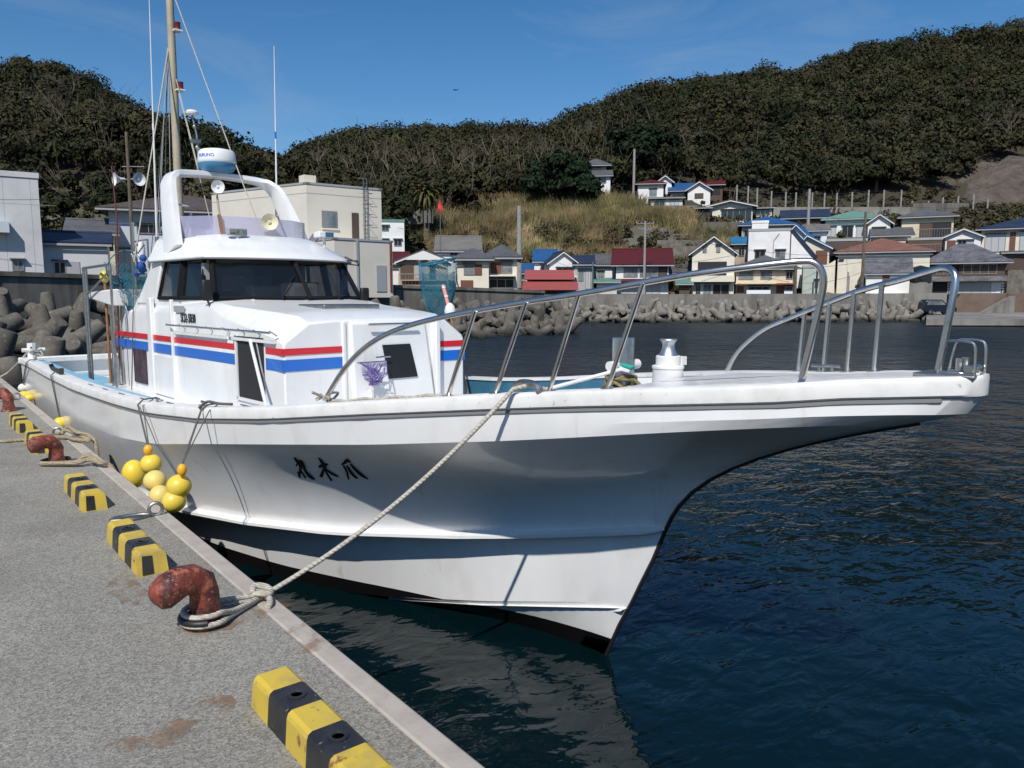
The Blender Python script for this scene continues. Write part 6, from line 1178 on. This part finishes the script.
# second mooring rope, over the edge
e2 = on_z(108, 466, 1.02); d2 = math.atan2(e2.y-B2.y, e2.x-B2.x)
q_ = MB()
for dz, dx in ((0, 0), (.03, .05)):
    q_.tube(smooth_pts(arc(B2, .125, d2+1.4, d2+2*math.pi-1.3, 1.03)[:9]+[B2.lerp(e2, .45)+Vector((-.03, -.06+dx, .035)), B2.lerp(e2, .62)+Vector((0, dx, .055+dz)), e2+Vector((-.06, dx*.6, .04)), e2+Vector((.0, 0, .02)), e2+Vector((.055, -.02, -.1)), e2+Vector((.07, -.03, -.5))], 5), .021, 10)
tag(q_.build('mooring_rope', M['ropetan'], smooth=60), 'tan rope from the second bollard over the quay edge', 'rope')
q_ = MB(); e3 = on_z(84, 442, 1.02); base_ = [r2_+Vector((.05, 0, .03)), r2_.lerp(e3, .5)+Vector((0, .08, .09)), e3+Vector((0, .05, .05)), e3+Vector((.04, -.12, .03)), r2_.lerp(e3, .6)+Vector((0, -.15, .03)), r2_.lerp(e3, .2)+Vector((0, -.12, .03)), r2_+Vector((-.35, -.1, .02)), on_z(0, 443, 1.0)+Vector((0, 0, .02)), on_z(-40, 440, 1.0)+Vector((0, 0, .02))]
q_.tube(smooth_pts(base_, 6), .02, 8); q_.tube(smooth_pts([r2_.lerp(e3, .3)+Vector((0, .02, .05)), r2_.lerp(e3, .6)+Vector((0, .18, .12)), e3+Vector((-.05, .12, .1)), e3+Vector((.06, 0, .06)), e3+Vector((.1, -.1, -.05)), e3+Vector((.1, -.1, -.4))], 6), .021, 8); tag(q_.build('mooring_rope', M['ropetan'], smooth=60), 'tangled tan rope lying through the ring behind the second bollard', 'rope')
sp0 = W(-12.1, -1.28, 1.66); rope([sp0, sp0.lerp(on_z(-15, 382, 1.0), .5)-Vector((0, 0, .12)), on_z(-15, 382, 1.05)], .016, M['rope'], 'stern_rope', 'thin pale stern rope from the mooring post to the quay')
rope([W(-12.3, .2, 1.55), W(-11.9, .5, 1.7), W(-11.6, .5, 2.25), W(-11.9, .3, 2.5)], .02, M['rope'], 'hanging_rope', 'short pale rope hanging over the stern rail')
q_ = MB(); rr0 = random.Random(4)
q_.tube(smooth_pts([W(-12.1+rr0.gauss(0, .07), -1.2+rr0.gauss(0, .1), 1.64+rr0.gauss(0, .05)) for _ in range(24)], 4), .014, 6); tag(q_.build('coiled_rope', M['rope'], smooth=60), 'pale rope wrapped round the stern mooring post', 'rope')
# yellow floats hanging between boat and quay
def hull_y(u): return -(interp(wG, u))
def floats(name, label, xs, anchor_x, balls, m_line=M['ropedark']):
    u0 = gun_u(anchor_x, -1); top = W(*gpt(u0, -1, .02, .02)); t = thing('fender_string', balls_pos(balls[0]), label, 'fender', 'strings of yellow fender floats')
    for b_ in balls:
        p = balls_pos(b_); q_ = MB(); q_.ball(p, b_[3], 12, b_[4]); q_.build('float', b_[5], t, smooth=80)
    P0 = balls_pos(balls[0]); q_ = MB(); q_.tube([W(*gpt(u0, -1, .14, .03)), W(*gpt(u0, -1, .03, .025)), W(*gpt(u0, -1, -.02, -.02)), P0+Vector((0, 0, balls[0][3]))], .008, 6)
    q_.tube([W(*gpt(u0, -1, .12, .02)), W(*gpt(u0+.12, -1, -.015, -.02)), P0+Vector((.01, .01, .05))], .005, 6); q_.build('hanging_line', m_line, t); return t
def balls_pos(b_):
    x, y, D = b_[:3]; return at(x, y, D)
def DX(x, y, X):                    # forward distance at which a sight line reaches world x = X
    r = ray(x, y); p = CAM + r*(X/r.x); return p.dot(FH)
YF, YP, YO = M['float'], M['floatpale'], M['floator']
def fb_(x, y, X, r, sz, m): return (x, y, DX(x, y, X), r, sz, m)
floats('a', 'left of the two big yellow float clusters, with the pale pear-shaped float', None, 149, [fb_(148, 450, 1.62, .038, 1.25, YO), fb_(151, 464, 1.64, .092, .98, YF), fb_(155, 481, 1.60, .095, .98, YP), fb_(134, 474, 1.62, .11, 1.25, YF), fb_(160, 497, 1.60, .092, 1.1, YP)])
floats('b', 'right one of the two big yellow float clusters, nearest the camera', None, 213, [fb_(182, 470, 1.58, .035, 1.4, YO), fb_(179, 486, 1.57, .092, .98, YF), fb_(174, 501, 1.53, .09, .98, YF)])
floats('c', 'single yellow float hanging where the tan rope leaves the quay', None, 59, [fb_(60, 424, 1.58, .085, 1.1, YF)])
floats('d', 'small pale and yellow floats at the stern', None, 33, [fb_(23, 388, 1.60, .08, 1.0, M['cap']), fb_(24, 396, 1.58, .11, .8, YF), fb_(29, 398, 1.56, .08, .8, YF)])
# brush, khaki rope round the samson post, nets, poles
bc = Vector(W(.16, -.02, 2.10)); bs = .42
def BW(u, v, z): return W(.16+(u-.38)*bs, -.02+(v+.11)*bs, 2.10+(z-2.17)*bs)
br = thing('deck_brush', bc, 'white-handled deck brush with turquoise bristles leaning by the steel post', 'brush'); q_ = MB(); q_.tube([W(-.15, -.55, 1.97), BW(.33, -.1, 2.19)], .013, 8); q_.build('handle', M['gel'], br)
q_ = MB(); q_.hexa([BW(.30, -.16, 2.15), BW(.46, -.16, 2.13), BW(.46, -.06, 2.13), BW(.30, -.06, 2.15), BW(.26, -.16, 2.23), BW(.48, -.16, 2.18), BW(.48, -.06, 2.18), BW(.26, -.06, 2.23)]); q_.build('brush_head', M['gel'], br, bevel=.004)
q_ = MB(); q_.hexa([BW(.28, -.16, 2.235), BW(.50, -.16, 2.185), BW(.50, -.06, 2.185), BW(.28, -.06, 2.235), BW(.27, -.17, 2.275), BW(.52, -.17, 2.235), BW(.52, -.05, 2.235), BW(.27, -.05, 2.275)]); q_.build('bristles', M['turq'], br, bevel=.005)
q_ = MB(); rr0 = random.Random(8); pts = []
for k in range(34): g = k*.95; pts.append(W(.05+math.cos(g)*(.09+rr0.uniform(0, .04)), .08-.02+math.sin(g)*(.09+rr0.uniform(0, .04)), 2.0+.055*math.sin(k*.7)+rr0.uniform(-.02, .02)))
pts += [W(.2, .0, 2.03), W(.28, -.04, 2.02), W(.34, -.08, 1.97), W(.37, -.12, 1.88)]
q_.tube(smooth_pts(pts, 4), .0125, 7); tag(q_.build('coiled_rope', M['ropekhaki'], smooth=60), 'khaki rope wound round the steel samson post', 'rope')
# pole with landing net at the port side of the deckhouse
pu0 = -2.6
def PV(x, y, v): u_, z_ = onV(x, y, v); return W(u_, v, z_)
nt = thing('landing_net', PV(466, 394, 1.15), 'teal landing net on a pink and orange pole at the port front of the deckhouse', 'landing net')
q_ = MB(); q_.tube([PV(468, 396, 1.15), PV(451, 318, 1.15)], .014, 8); q_.build('pole', M['bamboo'], nt); q_ = MB(); q_.tube([PV(451, 316, 1.15), PV(443, 285, 1.15)], .02, 8); q_.build('pole_grip', M['pink'], nt)
for k in range(3): q_ = MB(); c_ = PV(449-k*2.6, 306-k*9, 1.15); q_.tube([c_, c_+Vector((0, 0, .02))], .0225, 8); q_.build('grip_band', M['cap'], nt)
q_ = MB(); q_.lathe(PV(450, 314, 1.15), [(.06, 0), (.065, .03), (.05, .09), (.02, .12), (0, .125)], 12); q_.build('white_float', M['gel'], nt)
nc = PV(438, 262, 1.25); sc_ = (nc-CAM).dot(FH)/FPX
q_ = MB(); q_.tube([nc+RT*math.cos(g)*17*sc_+FH*math.sin(g)*.22+Vector((0, 0, .04*math.cos(g))) for g in np.linspace(0, 6.283, 25)[:-1]], .010, 6, closed=True); q_.build('hoop', M['netteal'], nt)
netmesh(nc, 19*sc_, .22, 55*sc_, 'net_bag', nt); netmesh(nc+Vector((0, 0, -.12)), 16*sc_, .18, 46*sc_, 'net_bag', nt, tilt=(.02, 0))
n2 = thing('landing_net', PV(150, 320, -.9), 'dark teal hand net hung up left of the wheelhouse by the blue cloth', 'landing net'); n2c = W(-7.6, -.95, 2.98)
sc2 = (n2c-CAM).dot(FH)/FPX; q_ = MB(); q_.tube([n2c+RT*math.cos(g)*17*sc2+Vector((0, 0, math.sin(g)*17*sc2))+FH*.1*math.sin(g) for g in np.linspace(0, 6.283, 25)[:-1]], .008, 6, closed=True); q_.build('hoop', M['netteal'], n2)
netmesh(n2c+Vector((0, 0, .05)), 18*sc2, .2, 62*sc2, 'net_bag', n2, tilt=(.25, 0)); netmesh(n2c+Vector((0, 0, -.1))+RT*.15, 15*sc2, .18, 52*sc2, 'net_bag', n2, tilt=(.15, 0))
# rods with an orange float, aft
rd_ = thing('fishing_rod', W(-7.9, -1.08, 1.3), 'orange-brown rod topped by a yellow float, standing aft of the cabin', 'rod')
q_ = MB(); q_.tube([W(-7.95, -1.1, 1.35), W(-7.95, -1.1, 2.82)], .018, 8); q_.build('rod', M['bamboo'], rd_); q_ = MB(); q_.ball(W(-7.95, -1.1, 2.86), .062, 10, 1.35); q_.build('float', M['float'], rd_)
q_ = MB(); q_.tube([W(-7.75, -1.05, 1.35), W(-7.6, -1.0, 3.6), W(-7.7, -1.0, 4.3)], [.016, .012, .006], 6); tag(q_.build('fishing_rod', mat('dark_red_rod', (.12, .03, .02), .5)), 'slim dark red rod standing upright behind the wheelhouse', 'rod')
# purple hand net on the front hatch
q_ = MB(); q_.tube([W(F0+.14, -.36, 1.98), W(F0+.14, -.05, 1.98)], .008, 6); pn = thing('hand_net', W(F0+.14, -.2, 1.75), 'small lilac hand net hung beside the dark hatch window', 'hand net'); q_.build('frame', M['steel'], pn)
q_ = MB()
for k in range(26): g = k/26*6.283; q_.tube([W(F0+.14+.07*math.sin(g), -.2+.15*math.cos(g), 1.98), W(F0+.15+.07*math.sin(g*3+1), -.18+.10*math.cos(g*2), 1.86+.03*math.sin(k)), W(F0+.15, -.17+.07*math.cos(g*5), 1.80+.02*math.cos(k*2)), W(F0+.15+.02*math.cos(k), -.2+.04*math.cos(k), 1.76)], .004, 4)
q_.build('net_bag', mat('lilac_netting', (.22, .17, .42), .8), pn); q_ = MB(); q_.tube([W(F0+.13, -.22, 1.72), W(F0+.12, -.2, 1.5)], .03, 8); q_.build('handle', M['cap'], pn)
# thin line along the cap and knots at the rail foot
q_ = MB(); u_a, u_b = gun_u(328, -1), gun_u(448, -1); pts = [W(*gpt(u_a+(u_b-u_a)*i/12, -1, .08, .012+.006*math.sin(i*2))) for i in range(13)]; q_.tube(pts, .011, 6)
c_ = W(*gpt(u_a, -1, .08, .03)); q_.tube(smooth_pts([c_+Vector((rr0.gauss(0, .035), rr0.gauss(0, .035), rr0.uniform(-.01, .05))) for _ in range(12)]+[c_+Vector((-.12, -.0, .06))], 4), .010, 6); tag(q_.build('rail_lashing', M['rope'], smooth=60), 'thin pale line lashed to the rail foot and laid along the gunwale', 'rope')
q_ = MB(); u_a = gun_u(211, -1); q_.tube(smooth_pts([W(*gpt(u_a+.25, -1, .12, .02)), W(*gpt(u_a+.12, -1, .08, .03)), W(*gpt(u_a, -1, .05, .05)), W(*gpt(u_a-.02, -1, -.01, .0))], 4), .012, 6); tag(q_.build('fender_lashing', M['ropedark'], smooth=60), 'dark lashing on the gunwale above the right float cluster', 'rope')
